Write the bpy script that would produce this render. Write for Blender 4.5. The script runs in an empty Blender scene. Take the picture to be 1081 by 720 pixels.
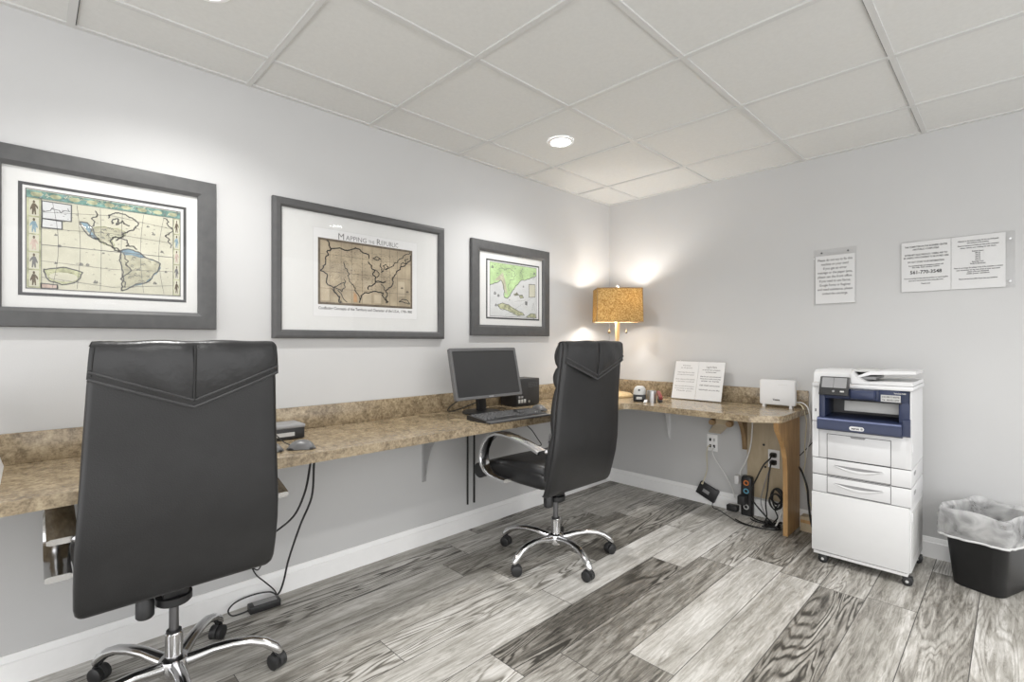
import bpy, bmesh, math, random
from mathutils import Vector, Matrix, Euler
random.seed(7)
PI = math.pi
R = math.radians
scene = bpy.context.scene
col = scene.collection

# ------------------------------------------------------------------ camera, world, exposure
cam_d = bpy.data.cameras.new('camera')
cam = bpy.data.objects.new('camera', cam_d)
col.objects.link(cam)
cam.location = (-3.618, -2.473, 1.212)
cam.rotation_euler = (PI / 2, 0, 0.795 - PI / 2)
cam_d.sensor_width = 36.0
cam_d.lens = 36.0 * 520.1 / 1081.0
cam_d.clip_start = 0.02
scene.camera = cam

world = bpy.data.worlds.new('world')
scene.world = world
world.use_nodes = True
bgn = world.node_tree.nodes['Background']
bgn.inputs[0].default_value = (1.0, 1.0, 1.0, 1)
WORLD = 1.85
bgn.inputs[1].default_value = WORLD
SPOT_W = 50.0
LENS_EMIT = 40.0
LAMP_W = 7.0
vs = scene.view_settings
vs.view_transform = 'Standard'
vs.look = 'None'
vs.gamma = 1.0
vs.use_curve_mapping = False
vs.exposure = 0.35

H = 2.39            # ceiling height
XB, YB = -5.6, -4.8  # how far the room is built behind the camera

# ------------------------------------------------------------------ materials
def new_mat(name):
    m = bpy.data.materials.new(name)
    m.use_nodes = True
    nt = m.node_tree
    b = nt.nodes['Principled BSDF']
    return m, nt, b

def N(nt, typ, **kw):
    n = nt.nodes.new(typ)
    for k, v in kw.items():
        if k.startswith('i_'):
            n.inputs[k[2:].replace('_', ' ')].default_value = v
        else:
            setattr(n, k, v)
    return n

def simple(name, rgb, rough=0.5, metal=0.0, noise=0.0, nscale=30, bump=0.0, bscale=200, spec=0.5, coat=0.0):
    m, nt, b = new_mat(name)
    b.inputs['Base Color'].default_value = (*rgb, 1)
    b.inputs['Roughness'].default_value = rough
    b.inputs['Metallic'].default_value = metal
    b.inputs['Specular IOR Level'].default_value = spec
    b.inputs['Coat Weight'].default_value = coat
    tc = N(nt, 'ShaderNodeTexCoord')
    nz = N(nt, 'ShaderNodeTexNoise')
    nz.inputs['Scale'].default_value = nscale
    nz.inputs['Detail'].default_value = 4
    nt.links.new(tc.outputs['Object'], nz.inputs['Vector'])
    rp = N(nt, 'ShaderNodeValToRGB')
    k = noise
    rp.color_ramp.elements[0].position = 0.3
    rp.color_ramp.elements[1].position = 0.7
    rp.color_ramp.elements[0].color = (*[c * (1 - k) for c in rgb], 1)
    rp.color_ramp.elements[1].color = (*[min(1, c * (1 + k)) for c in rgb], 1)
    nt.links.new(nz.outputs['Fac'], rp.inputs['Fac'])
    nt.links.new(rp.outputs['Color'], b.inputs['Base Color'])
    if bump > 0:
        nb = N(nt, 'ShaderNodeTexNoise')
        nb.inputs['Scale'].default_value = bscale
        nb.inputs['Detail'].default_value = 3
        nt.links.new(tc.outputs['Object'], nb.inputs['Vector'])
        bp = N(nt, 'ShaderNodeBump')
        bp.inputs['Strength'].default_value = bump
        bp.inputs['Distance'].default_value = 0.002
        nt.links.new(nb.outputs['Fac'], bp.inputs['Height'])
        nt.links.new(bp.outputs['Normal'], b.inputs['Normal'])
    return m

def math_n(nt, op, a, b=None, c=None):
    n = nt.nodes.new('ShaderNodeMath')
    n.operation = op
    for i, v in enumerate((a, b, c)):
        if v is None:
            continue
        if isinstance(v, (int, float)):
            n.inputs[i].default_value = v
        else:
            nt.links.new(v, n.inputs[i])
    return n.outputs[0]

def floor_material():
    m, nt, b = new_mat('vinyl_planks')
    L = nt.links.new
    tc = N(nt, 'ShaderNodeTexCoord')
    sx = N(nt, 'ShaderNodeSeparateXYZ')
    L(tc.outputs['Object'], sx.inputs[0])
    x, y = sx.outputs[0], sx.outputs[1]
    W, LEN = 0.187, 1.22
    ry = math_n(nt, 'DIVIDE', math_n(nt, 'ADD', y, 1.61 + 20 * W), W)
    row = math_n(nt, 'FLOOR', ry)
    fy = math_n(nt, 'FRACT', ry)
    wn = N(nt, 'ShaderNodeTexWhiteNoise', noise_dimensions='1D')
    L(row, wn.inputs['W'])
    xo = math_n(nt, 'ADD', math_n(nt, 'DIVIDE', math_n(nt, 'ADD', x, 30.0), LEN), math_n(nt, 'MULTIPLY', wn.outputs['Value'], 3.7))
    colm = math_n(nt, 'FLOOR', xo)
    fx = math_n(nt, 'FRACT', xo)
    cb = N(nt, 'ShaderNodeCombineXYZ')
    L(row, cb.inputs[0]); L(colm, cb.inputs[1])
    wr = N(nt, 'ShaderNodeTexWhiteNoise', noise_dimensions='2D')
    L(cb.outputs[0], wr.inputs['Vector'])
    rnd = wr.outputs['Value']
    sc = N(nt, 'ShaderNodeSeparateColor')
    L(wr.outputs['Color'], sc.inputs[0])
    rnd2, rnd3 = sc.outputs[1], sc.outputs[2]
    # grain coordinates, shifted per plank
    g = N(nt, 'ShaderNodeCombineXYZ')
    L(math_n(nt, 'ADD', math_n(nt, 'MULTIPLY', x, 0.62), math_n(nt, 'MULTIPLY', rnd, 57.0)), g.inputs[0])
    L(math_n(nt, 'ADD', math_n(nt, 'MULTIPLY', y, 6.0), math_n(nt, 'MULTIPLY', rnd2, 31.0)), g.inputs[1])
    def noise(scale, detail, dist, rough=0.55):
        n = N(nt, 'ShaderNodeTexNoise')
        n.inputs['Scale'].default_value = scale
        n.inputs['Detail'].default_value = detail
        n.inputs['Roughness'].default_value = rough
        n.inputs['Distortion'].default_value = dist
        L(g.outputs[0], n.inputs['Vector'])
        return n.outputs['Fac']
    big = noise(1.7, 3, 0.5)
    fine = noise(11.0, 8, 0.9, 0.78)
    cath = noise(1.25, 3.0, 0.55, 0.45)
    # cathedral contour lines
    wv = math_n(nt, 'SINE', math_n(nt, 'ADD', math_n(nt, 'MULTIPLY', cath, 120.0), math_n(nt, 'MULTIPLY', fine, 3.0)))
    wv = math_n(nt, 'POWER', math_n(nt, 'MULTIPLY_ADD', wv, 0.5, 0.5), 2.6)
    amp = N(nt, 'ShaderNodeMapRange')
    L(rnd3, amp.inputs[0])
    amp.inputs[1].default_value = 0.1; amp.inputs[2].default_value = 0.9
    amp.inputs[3].default_value = 0.12; amp.inputs[4].default_value = 0.55
    # patches inside a plank where the contour lines show
    patch = N(nt, 'ShaderNodeMapRange')
    L(big, patch.inputs[0])
    patch.inputs[1].default_value = 0.36; patch.inputs[2].default_value = 0.56
    lines = math_n(nt, 'MULTIPLY', math_n(nt, 'MULTIPLY', wv, amp.outputs[0]), patch.outputs[0])
    t = math_n(nt, 'MULTIPLY_ADD', rnd, 0.38, 0.29)
    t = math_n(nt, 'ADD', t, math_n(nt, 'MULTIPLY', math_n(nt, 'SUBTRACT', big, 0.5), 1.15))
    t = math_n(nt, 'ADD', t, math_n(nt, 'MULTIPLY', math_n(nt, 'SUBTRACT', fine, 0.5), 1.25))
    t = math_n(nt, 'SUBTRACT', t, lines)
    rp = N(nt, 'ShaderNodeValToRGB')
    e = rp.color_ramp.elements
    e[0].position = 0.0; e[0].color = (0.050, 0.046, 0.039, 1)
    e[1].position = 1.0; e[1].color = (0.80, 0.79, 0.765, 1)
    for p, c in ((0.22, (0.175, 0.163, 0.142)), (0.45, (0.36, 0.345, 0.312)), (0.7, (0.58, 0.565, 0.535))):
        q = rp.color_ramp.elements.new(p); q.color = (*c, 1)
    L(t, rp.inputs['Fac'])
    # seams
    dy = math_n(nt, 'MINIMUM', fy, math_n(nt, 'SUBTRACT', 1.0, fy))
    dx = math_n(nt, 'MINIMUM', fx, math_n(nt, 'SUBTRACT', 1.0, fx))
    sy = math_n(nt, 'LESS_THAN', dy, 0.009)
    sxx = math_n(nt, 'LESS_THAN', dx, 0.0013)
    seam = math_n(nt, 'MAXIMUM', sy, sxx)
    mx = N(nt, 'ShaderNodeMix', data_type='RGBA')
    L(seam, mx.inputs[0]); L(rp.outputs['Color'], mx.inputs[6])
    mx.inputs[7].default_value = (0.085, 0.08, 0.075, 1)
    L(mx.outputs[2], b.inputs['Base Color'])
    b.inputs['Roughness'].default_value = 0.42
    b.inputs['Specular IOR Level'].default_value = 0.4
    bp = N(nt, 'ShaderNodeBump')
    bp.inputs['Strength'].default_value = 0.25
    bp.inputs['Distance'].default_value = 0.002
    L(math_n(nt, 'SUBTRACT', fine, seam), bp.inputs['Height'])
    L(bp.outputs['Normal'], b.inputs['Normal'])
    return m

def laminate_material():
    m, nt, b = new_mat('stone_laminate')
    L = nt.links.new
    tc = N(nt, 'ShaderNodeTexCoord')
    def noise(s, d, r=0.6, dist=0.0):
        n = N(nt, 'ShaderNodeTexNoise')
        n.inputs['Scale'].default_value = s; n.inputs['Detail'].default_value = d
        n.inputs['Roughness'].default_value = r; n.inputs['Distortion'].default_value = dist
        L(tc.outputs['Object'], n.inputs['Vector'])
        return n.outputs['Fac']
    a = noise(9, 4, 0.6, 0.8); c = noise(75, 5, 0.75); d = noise(28, 4, 0.6, 0.5)
    t = math_n(nt, 'ADD', math_n(nt, 'MULTIPLY', a, 0.30), math_n(nt, 'ADD', math_n(nt, 'MULTIPLY', c, 0.64), math_n(nt, 'MULTIPLY', d, 0.34)))
    t = math_n(nt, 'SUBTRACT', t, 0.14)
    rp = N(nt, 'ShaderNodeValToRGB')
    e = rp.color_ramp.elements
    e[0].position = 0.34; e[0].color = (0.105, 0.077, 0.047, 1)
    e[1].position = 0.76; e[1].color = (0.58, 0.485, 0.345, 1)
    for p, k in ((0.45, (0.225, 0.172, 0.108)), (0.54, (0.335, 0.265, 0.172)), (0.63, (0.44, 0.358, 0.24))):
        q = rp.color_ramp.elements.new(p); q.color = (*k, 1)
    L(t, rp.inputs['Fac'])
    L(rp.outputs['Color'], b.inputs['Base Color'])
    b.inputs['Roughness'].default_value = 0.2
    return m

def glass_material(name='picture_glass', tint=(1, 1, 1), frost=0.0):
    m, nt, b = new_mat(name)
    nt.nodes.remove(b)
    out = nt.nodes['Material Output']
    tr = N(nt, 'ShaderNodeBsdfTransparent'); tr.inputs[0].default_value = (*tint, 1)
    gl = N(nt, 'ShaderNodeBsdfGlossy'); gl.inputs['Roughness'].default_value = 0.03
    fr = N(nt, 'ShaderNodeFresnel'); fr.inputs['IOR'].default_value = 1.33
    mx = N(nt, 'ShaderNodeMixShader')
    ge = N(nt, 'ShaderNodeNewGeometry')
    front = math_n(nt, 'SUBTRACT', 1.0, ge.outputs['Backfacing'])
    nt.links.new(math_n(nt, 'MULTIPLY', fr.outputs[0], front), mx.inputs[0]); nt.links.new(tr.outputs[0], mx.inputs[1]); nt.links.new(gl.outputs[0], mx.inputs[2])
    nt.links.new(mx.outputs[0], out.inputs[0])
    return m

def bag_material():
    m, nt, b = new_mat('clear_bin_liner')
    nt.nodes.remove(b)
    out = nt.nodes['Material Output']
    tr = N(nt, 'ShaderNodeBsdfTransparent'); tr.inputs[0].default_value = (0.95, 0.95, 0.95, 1)
    df = N(nt, 'ShaderNodeBsdfPrincipled')
    df.inputs['Base Color'].default_value = (0.78, 0.78, 0.78, 1); df.inputs['Roughness'].default_value = 0.3
    tc = N(nt, 'ShaderNodeTexCoord')
    nz = N(nt, 'ShaderNodeTexNoise'); nz.inputs['Scale'].default_value = 9; nz.inputs['Detail'].default_value = 5; nz.inputs['Distortion'].default_value = 1.5
    nt.links.new(tc.outputs['Object'], nz.inputs['Vector'])
    mr = N(nt, 'ShaderNodeMapRange'); mr.inputs[1].default_value = 0.3; mr.inputs[2].default_value = 0.7; mr.inputs[3].default_value = 0.22; mr.inputs[4].default_value = 0.62
    nt.links.new(nz.outputs['Fac'], mr.inputs[0])
    bp = N(nt, 'ShaderNodeBump'); bp.inputs['Strength'].default_value = 0.6; bp.inputs['Distance'].default_value = 0.01
    nt.links.new(nz.outputs['Fac'], bp.inputs['Height']); nt.links.new(bp.outputs['Normal'], df.inputs['Normal'])
    mx = N(nt, 'ShaderNodeMixShader')
    nt.links.new(mr.outputs[0], mx.inputs[0]); nt.links.new(tr.outputs[0], mx.inputs[1]); nt.links.new(df.outputs[0], mx.inputs[2])
    nt.links.new(mx.outputs[0], out.inputs[0])
    return m

def shade_material():
    m, nt, b = new_mat('lamp_shade_linen')
    nt.nodes.remove(b)
    out = nt.nodes['Material Output']
    tc = N(nt, 'ShaderNodeTexCoord')
    mp = N(nt, 'ShaderNodeMapping'); mp.inputs['Scale'].default_value = (1, 1, 1)
    nt.links.new(tc.outputs['Object'], mp.inputs[0])
    nz = N(nt, 'ShaderNodeTexNoise'); nz.inputs['Scale'].default_value = 110; nz.inputs['Detail'].default_value = 4
    nt.links.new(mp.outputs[0], nz.inputs['Vector'])
    rp = N(nt, 'ShaderNodeValToRGB')
    rp.color_ramp.elements[0].position = 0.40; rp.color_ramp.elements[0].color = (0.34, 0.21, 0.075, 1)
    rp.color_ramp.elements[1].position = 0.60; rp.color_ramp.elements[1].color = (0.58, 0.42, 0.19, 1)
    nt.links.new(nz.outputs['Fac'], rp.inputs[0])
    df = N(nt, 'ShaderNodeBsdfDiffuse'); tl = N(nt, 'ShaderNodeBsdfTranslucent')
    nt.links.new(rp.outputs[0], df.inputs[0]); nt.links.new(rp.outputs[0], tl.inputs[0])
    mx = N(nt, 'ShaderNodeMixShader'); mx.inputs[0].default_value = 0.28
    nt.links.new(df.outputs[0], mx.inputs[1]); nt.links.new(tl.outputs[0], mx.inputs[2])
    nt.links.new(mx.outputs[0], out.inputs[0])
    return m

def emit(name, rgb, s):
    m, nt, b = new_mat(name)
    b.inputs['Base Color'].default_value = (0.9, 0.9, 0.9, 1)
    b.inputs['Emission Color'].default_value = (*rgb, 1)
    b.inputs['Emission Strength'].default_value = s
    return m

def wood_material(name, c0, c1, axis_scale=(6, 6, 0.8)):
    m, nt, b = new_mat(name)
    tc = N(nt, 'ShaderNodeTexCoord')
    mp = N(nt, 'ShaderNodeMapping'); mp.inputs['Scale'].default_value = axis_scale
    nz = N(nt, 'ShaderNodeTexNoise'); nz.inputs['Scale'].default_value = 7; nz.inputs['Detail'].default_value = 5; nz.inputs['Distortion'].default_value = 0.8
    nt.links.new(tc.outputs['Object'], mp.inputs[0]); nt.links.new(mp.outputs[0], nz.inputs['Vector'])
    rp = N(nt, 'ShaderNodeValToRGB')
    rp.color_ramp.elements[0].position = 0.3; rp.color_ramp.elements[0].color = (*c0, 1)
    rp.color_ramp.elements[1].position = 0.72; rp.color_ramp.elements[1].color = (*c1, 1)
    nt.links.new(nz.outputs['Fac'], rp.inputs[0]); nt.links.new(rp.outputs[0], b.inputs['Base Color'])
    b.inputs['Roughness'].default_value = 0.4
    return m

M = dict(
    wall=simple('wall_paint', (0.54, 0.54, 0.54), 0.75, noise=0.012, nscale=3, bump=0.12, bscale=220),
    tile=simple('ceiling_tile', (0.69, 0.69, 0.675), 0.9, noise=0.02, nscale=60, bump=0.15, bscale=300),
    tbar=simple('ceiling_grid', (0.62, 0.62, 0.61), 0.55, noise=0.01),
    trim=simple('white_trim', (0.88, 0.88, 0.88), 0.4, noise=0.01),
    floor=floor_material(), lam=laminate_material(),
    leather=simple('black_leather', (0.017, 0.017, 0.018), 0.34, noise=0.12, nscale=14, bump=0.28, bscale=260),
    leather2=simple('black_leather_soft', (0.019, 0.019, 0.020), 0.34, noise=0.15, nscale=10, bump=0.55, bscale=60),
    seam=simple('seam_thread', (0.012, 0.012, 0.012), 0.6, noise=0.05),
    piping=simple('stitched_leather_edge', (0.045, 0.045, 0.047), 0.38, noise=0.1, bump=0.3, bscale=400),
    chrome=simple('polished_aluminium', (0.72, 0.72, 0.73), 0.16, metal=1.0, noise=0.04, nscale=8),
    steel=simple('brushed_steel', (0.55, 0.55, 0.56), 0.3, metal=1.0, noise=0.05),
    gun=simple('dark_steel', (0.20, 0.20, 0.21), 0.3, metal=1.0, noise=0.05),
    brk=simple('grey_bracket_paint', (0.36, 0.36, 0.36), 0.45, noise=0.03),
    black=simple('black_plastic', (0.018, 0.018, 0.019), 0.4, noise=0.08),
    blackm=simple('matt_black_plastic', (0.030, 0.030, 0.031), 0.55, noise=0.08),
    dgrey=simple('dark_grey_plastic', (0.085, 0.085, 0.088), 0.45, noise=0.05),
    mgrey=simple('mid_grey_plastic', (0.27, 0.27, 0.275), 0.4, noise=0.04),
    lgrey=simple('light_grey_plastic', (0.50, 0.50, 0.49), 0.45, noise=0.03),
    bezel=simple('bezel_plastic', (0.125, 0.125, 0.127), 0.35, noise=0.04),
    keycap=simple('keycap_plastic', (0.12, 0.12, 0.122), 0.4, noise=0.04),
    screen=simple('screen_glass', (0.035, 0.035, 0.036), 0.32, noise=0.05, nscale=3),
    frame=simple('charcoal_frame', (0.078, 0.078, 0.079), 0.5, noise=0.10, nscale=25),
    frame2=simple('charcoal_lip', (0.05, 0.05, 0.052), 0.4, noise=0.05),
    mat=simple('mat_board', (0.63, 0.63, 0.62), 0.85, noise=0.01),
    paper=simple('white_paper', (0.66, 0.66, 0.66), 0.8, noise=0.008),
    ink=simple('black_ink', (0.02, 0.02, 0.02), 0.8, noise=0.02),
    inkg=simple('grey_ink', (0.16, 0.16, 0.16), 0.8, noise=0.02),
    print_tan=simple('aged_map_paper', (0.36, 0.30, 0.21), 0.85, noise=0.28, nscale=9),
    print_tan2=simple('aged_map_patch', (0.43, 0.365, 0.265), 0.85, noise=0.15, nscale=14),
    print_brn=simple('map_border_brown', (0.12, 0.095, 0.068), 0.85, noise=0.2, nscale=60),
    print_ora=simple('map_tint_orange', (0.42, 0.26, 0.14), 0.85, noise=0.15, nscale=20),
    print_cream=simple('map_cream', (0.50, 0.49, 0.395), 0.85, noise=0.08, nscale=12),
    print_teal=simple('map_teal', (0.14, 0.25, 0.22), 0.85, noise=0.5, nscale=45),
    print_olive=simple('map_olive', (0.35, 0.36, 0.235), 0.85, noise=0.4, nscale=45),
    print_blue=simple('map_blue', (0.20, 0.29, 0.34), 0.85, noise=0.25, nscale=40),
    print_pink=simple('map_pink', (0.47, 0.37, 0.32), 0.85, noise=0.2, nscale=40),
    print_green=simple('map_green', (0.38, 0.52, 0.27), 0.85, noise=0.2, nscale=14),
    print_pale=simple('map_pale_sea', (0.53, 0.54, 0.54), 0.85, noise=0.06, nscale=14),
    print_sand=simple('map_sand', (0.41, 0.40, 0.30), 0.85, noise=0.18, nscale=30),
    glass=glass_material(), acrylic=glass_material('clear_acrylic', (0.975, 0.975, 0.975)),
    white=simple('white_plastic', (0.67, 0.67, 0.675), 0.35, noise=0.008),
    white2=simple('white_enamel_steel', (0.66, 0.66, 0.66), 0.4, noise=0.008),
    blue=simple('blue_plastic', (0.022, 0.032, 0.078), 0.38, noise=0.04),
    blue2=simple('blue_plastic_edge', (0.17, 0.20, 0.34), 0.3, noise=0.04),
    gap_shade=simple('panel_gap', (0.06, 0.06, 0.062), 0.7, noise=0.02),  # printer panel gaps, and the painted shadow lines of the ceiling grid
    wood=wood_material('honey_wood', (0.36, 0.20, 0.075), (0.52, 0.315, 0.135)),
    woodd=wood_material('dark_brown_wood', (0.20, 0.125, 0.06), (0.30, 0.20, 0.10)),  # dark brown wood of the corbel, knobs and lamp shade trim
    ply=wood_material('plywood_panel', (0.42, 0.335, 0.22), (0.53, 0.44, 0.31), (3, 3, 0.6)),
    blonde=wood_material('blonde_wood', (0.60, 0.42, 0.20), (0.74, 0.56, 0.31)),
    shade=shade_material(), bag=bag_material(),
    hem=simple('liner_hem_plastic', (0.62, 0.62, 0.62), 0.35, noise=0.05),
    bin=simple('bin_black', (0.007, 0.007, 0.0075), 0.42, noise=0.2, nscale=12),
    cable_k=simple('black_cable', (0.012, 0.012, 0.012), 0.45, noise=0.05),
    cable_w=simple('white_cable', (0.68, 0.68, 0.66), 0.45, noise=0.03),
    cable_y=simple('ivory_cable', (0.58, 0.53, 0.38), 0.45, noise=0.05),
    orange=simple('orange_ring', (0.65, 0.20, 0.04), 0.4, noise=0.05),
    cyan=simple('blue_ring', (0.15, 0.45, 0.62), 0.4, noise=0.05),
    red=simple('dark_red_plastic', (0.20, 0.035, 0.035), 0.4, noise=0.1),
    lens=emit('downlight_lens', (1, 1, 1), LENS_EMIT),
    bulb=emit('bulb_glass', (1, 0.93, 0.82), 6.0),
)

# ------------------------------------------------------------------ mesh helpers
class B:
    def __init__(self):
        self.bm = bmesh.new()
        self.mats = []
        self.cur = 0
    def mat(self, m):
        if m not in self.mats:
            self.mats.append(m)
        self.cur = self.mats.index(m)
        return self
    def _f(self, vs):
        try:
            f = self.bm.faces.new(vs)
            f.material_index = self.cur
            return f
        except ValueError:
            return None
    def box(self, c, s, rot=None, bevel=0.0, seg=2):
        """box centred at c with full sizes s"""
        r = bmesh.ops.create_cube(self.bm, size=1.0)
        vsx = r['verts']
        mt = Matrix.Translation(Vector(c)) @ (rot.to_matrix().to_4x4() if rot else Matrix.Identity(4)) @ Matrix.Diagonal((*s, 1))
        bmesh.ops.transform(self.bm, matrix=mt, verts=vsx)
        fs = set(f for v in vsx for f in v.link_faces)
        for f in fs:
            f.material_index = self.cur
        if bevel > 0:
            es = list(set(e for v in vsx for e in v.link_edges))
            rb = bmesh.ops.bevel(self.bm, geom=es, offset=bevel, segments=seg, profile=0.5, affect='EDGES')
            for f in rb['faces']:
                f.material_index = self.cur
        return self
    def bx(self, x0, x1, y0, y1, z0, z1, bevel=0.0, seg=2):
        return self.box(((x0 + x1) / 2, (y0 + y1) / 2, (z0 + z1) / 2), (abs(x1 - x0), abs(y1 - y0), abs(z1 - z0)), bevel=bevel, seg=seg)
    def loft(self, loops, cap=True, closed=True):
        rings = [[self.bm.verts.new(p) for p in lp] for lp in loops]
        n = len(rings[0])
        for a, b in zip(rings[:-1], rings[1:]):
            for i in range(n if closed else n - 1):
                j = (i + 1) % n
                self._f((a[i], a[j], b[j], b[i]))
        if cap:
            self._f(list(reversed(rings[0]))); self._f(rings[-1])
        return self
    def lathe(self, prof, c=(0, 0, 0), seg=24, axis='Z', cap=True):
        loops = []
        for r, z in prof:
            lp = []
            for i in range(seg):
                a = 2 * PI * i / seg
                p = (r * math.cos(a), r * math.sin(a), z)
                if axis == 'X':
                    p = (p[2], p[0], p[1])
                elif axis == 'Y':
                    p = (p[1], p[2], p[0])
                lp.append((p[0] + c[0], p[1] + c[1], p[2] + c[2]))
            loops.append(lp)
        return self.loft(loops, cap)
    def cyl(self, p0, p1, r0, r1=None, seg=16):
        return self.tube([p0, p1], [r0, r0 if r1 is None else r1], seg, smooth=0)
    def tube(self, pts, r, seg=8, smooth=6):
        pts = [Vector(p) for p in pts]
        rs = r if isinstance(r, (list, tuple)) else [r] * len(pts)
        if smooth and len(pts) > 2:
            q, qr = [], []
            P = [pts[0] * 2 - pts[1]] + pts + [pts[-1] * 2 - pts[-2]]
            for i in range(1, len(P) - 2):
                for k in range(smooth):
                    t = k / smooth
                    a, b, c, d = P[i - 1], P[i], P[i + 1], P[i + 2]
                    q.append(0.5 * ((2 * b) + (c - a) * t + (2 * a - 5 * b + 4 * c - d) * t * t + (3 * b - a - 3 * c + d) * t ** 3))
                    qr.append(rs[i - 1] * (1 - t) + rs[i] * t)
            q.append(pts[-1]); qr.append(rs[-1])
            pts, rs = q, qr
        T = [(pts[min(i + 1, len(pts) - 1)] - pts[max(i - 1, 0)]).normalized() for i in range(len(pts))]
        up = Vector((0, 0, 1)) if abs(T[0].z) < 0.9 else Vector((1, 0, 0))
        u = T[0].cross(up).normalized()
        loops = []
        for p, t, rr in zip(pts, T, rs):
            u = (u - t * u.dot(t)).normalized()
            w = t.cross(u)
            loops.append([p + (u * math.cos(2 * PI * i / seg) + w * math.sin(2 * PI * i / seg)) * rr for i in range(seg)])
        return self.loft(loops, True)
    def prism(self, poly, y0, y1, plane='XZ'):
        """extrude a 2-D outline; plane XZ extrudes along y, YZ along x, XY along z"""
        def P(a, b, d):
            return {'XZ': (a, d, b), 'YZ': (d, a, b), 'XY': (a, b, d)}[plane]
        lo = [self.bm.verts.new(P(a, b, y0)) for a, b in poly]
        hi = [self.bm.verts.new(P(a, b, y1)) for a, b in poly]
        n = len(poly)
        for i in range(n):
            self._f((lo[i], lo[(i + 1) % n], hi[(i + 1) % n], hi[i]))
        f1 = self._f(list(reversed(lo))); f2 = self._f(hi)
        for f in (f1, f2):
            if f: f.normal_update()
        bmesh.ops.triangulate(self.bm, faces=[f for f in (f1, f2) if f and len(f.verts) > 4], ngon_method='EAR_CLIP')
        return self
    def flat(self, poly, y):
        """flat outline in the XZ plane at depth y facing -y"""
        f = self._f([self.bm.verts.new((a, y, b)) for a, b in poly])
        if f and len(poly) > 4:
            f.normal_update()
            bmesh.ops.triangulate(self.bm, faces=[f], ngon_method='EAR_CLIP')
        return self
    def ribbon(self, pts, w, y, closed=False):
        P = [Vector((a, b)) for a, b in pts]
        if closed:
            P.append(P[0])
        for a, b in zip(P[:-1], P[1:]):
            d = (b - a)
            if d.length < 1e-6:
                continue
            d.normalize()
            n = Vector((-d.y, d.x)) * w / 2
            e = d * w * 0.3
            q = [a - e - n, b + e - n, b + e + n, a - e + n]
            self._f([self.bm.verts.new((v.x, y, v.y)) for v in q])
        return self
    def ell(self, c, r, seg=20, rings=12, rot=None):
        q = bmesh.ops.create_uvsphere(self.bm, u_segments=seg, v_segments=rings, radius=1.0)
        mt = Matrix.Translation(Vector(c)) @ (rot.to_matrix().to_4x4() if rot else Matrix.Identity(4)) @ Matrix.Diagonal((*r, 1))
        bmesh.ops.transform(self.bm, matrix=mt, verts=q['verts'])
        for f in set(f for v in q['verts'] for f in v.link_faces):
            f.material_index = self.cur
        return self
    def obj(self, name, m=None, parent=None, loc=None, rot=None, angle=35, flatsh=False, fix=True):
        if fix:
            bmesh.ops.recalc_face_normals(self.bm, faces=self.bm.faces[:])
        me = bpy.data.meshes.new(name)
        self.bm.to_mesh(me)
        self.bm.free()
        for mm in (self.mats or [m]):
            me.materials.append(mm)
        if not flatsh:
            me.polygons.foreach_set('use_smooth', [True] * len(me.polygons))
            me.set_sharp_from_angle(angle=R(angle))
        o = bpy.data.objects.new(name, me)
        col.objects.link(o)
        if parent:
            o.parent = parent
        if loc:
            o.location = loc
        if rot:
            o.rotation_euler = rot
        return o

def tag(o, label=None, cat=None, group=None, kind=None):
    if label: o['label'] = label
    if cat: o['category'] = cat
    if group: o['group'] = group
    if kind: o['kind'] = kind
    return o

def thing(name, label, cat, loc=(0, 0, 0), rz=0.0, group=None):
    o = bpy.data.objects.new(name, None)
    o.empty_display_size = 0.1
    col.objects.link(o)
    o.location = loc
    o.rotation_euler = (0, 0, rz)
    return tag(o, label, cat, group)

def struct(b, name, m, **kw):
    return tag(b.obj(name, m, **kw), kind='structure')

def copy_tree(o, parent=None):
    c = o.copy()
    col.objects.link(c)
    if parent:
        c.parent = parent
    for ch in list(o.children):
        copy_tree(ch, c)
    return c

def rrect(hw, hh, r, n=5):
    """rounded rectangle outline (2-D, centred), counter-clockwise"""
    out = []
    for cx, cy, a0 in ((hw - r, hh - r, 0), (-hw + r, hh - r, 90), (-hw + r, -hh + r, 180), (hw - r, -hh + r, 270)):
        for k in range(n + 1):
            a = R(a0 + 90 * k / n)
            out.append((cx + r * math.cos(a), cy + r * math.sin(a)))
    return out

def lettering(lines, name, m, parent, y, bold=0.0):
    """lines: (text, centre x, baseline z, size, align[, fit width]); lies in the parent's XZ plane facing -y"""
    bm = bmesh.new()
    for ln in lines:
        txt, x, z, size, al = ln[:5]
        cu = bpy.data.curves.new('lettering', 'FONT')
        cu.body = txt; cu.size = size; cu.align_x = al; cu.offset = bold; cu.resolution_u = 2
        to = bpy.data.objects.new('lettering', cu)
        col.objects.link(to)
        dg = bpy.context.evaluated_depsgraph_get()
        me = bpy.data.meshes.new_from_object(to.evaluated_get(dg))
        sx = 1.0
        if len(ln) > 5 and len(me.vertices):
            xs = [v.co.x for v in me.vertices]
            sx = ln[5] / max(1e-6, max(xs) - min(xs))
        me.transform(Matrix(((sx, 0, 0, x), (0, 0, -1, y), (0, 1, 0, z), (0, 0, 0, 1))))
        bm.from_mesh(me)
        bpy.data.objects.remove(to); bpy.data.curves.remove(cu); bpy.data.meshes.remove(me)
    me = bpy.data.meshes.new(name)
    bm.to_mesh(me); bm.free()
    me.materials.append(m)
    o = bpy.data.objects.new(name, me)
    col.objects.link(o)
    o.parent = parent
    return o

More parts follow.
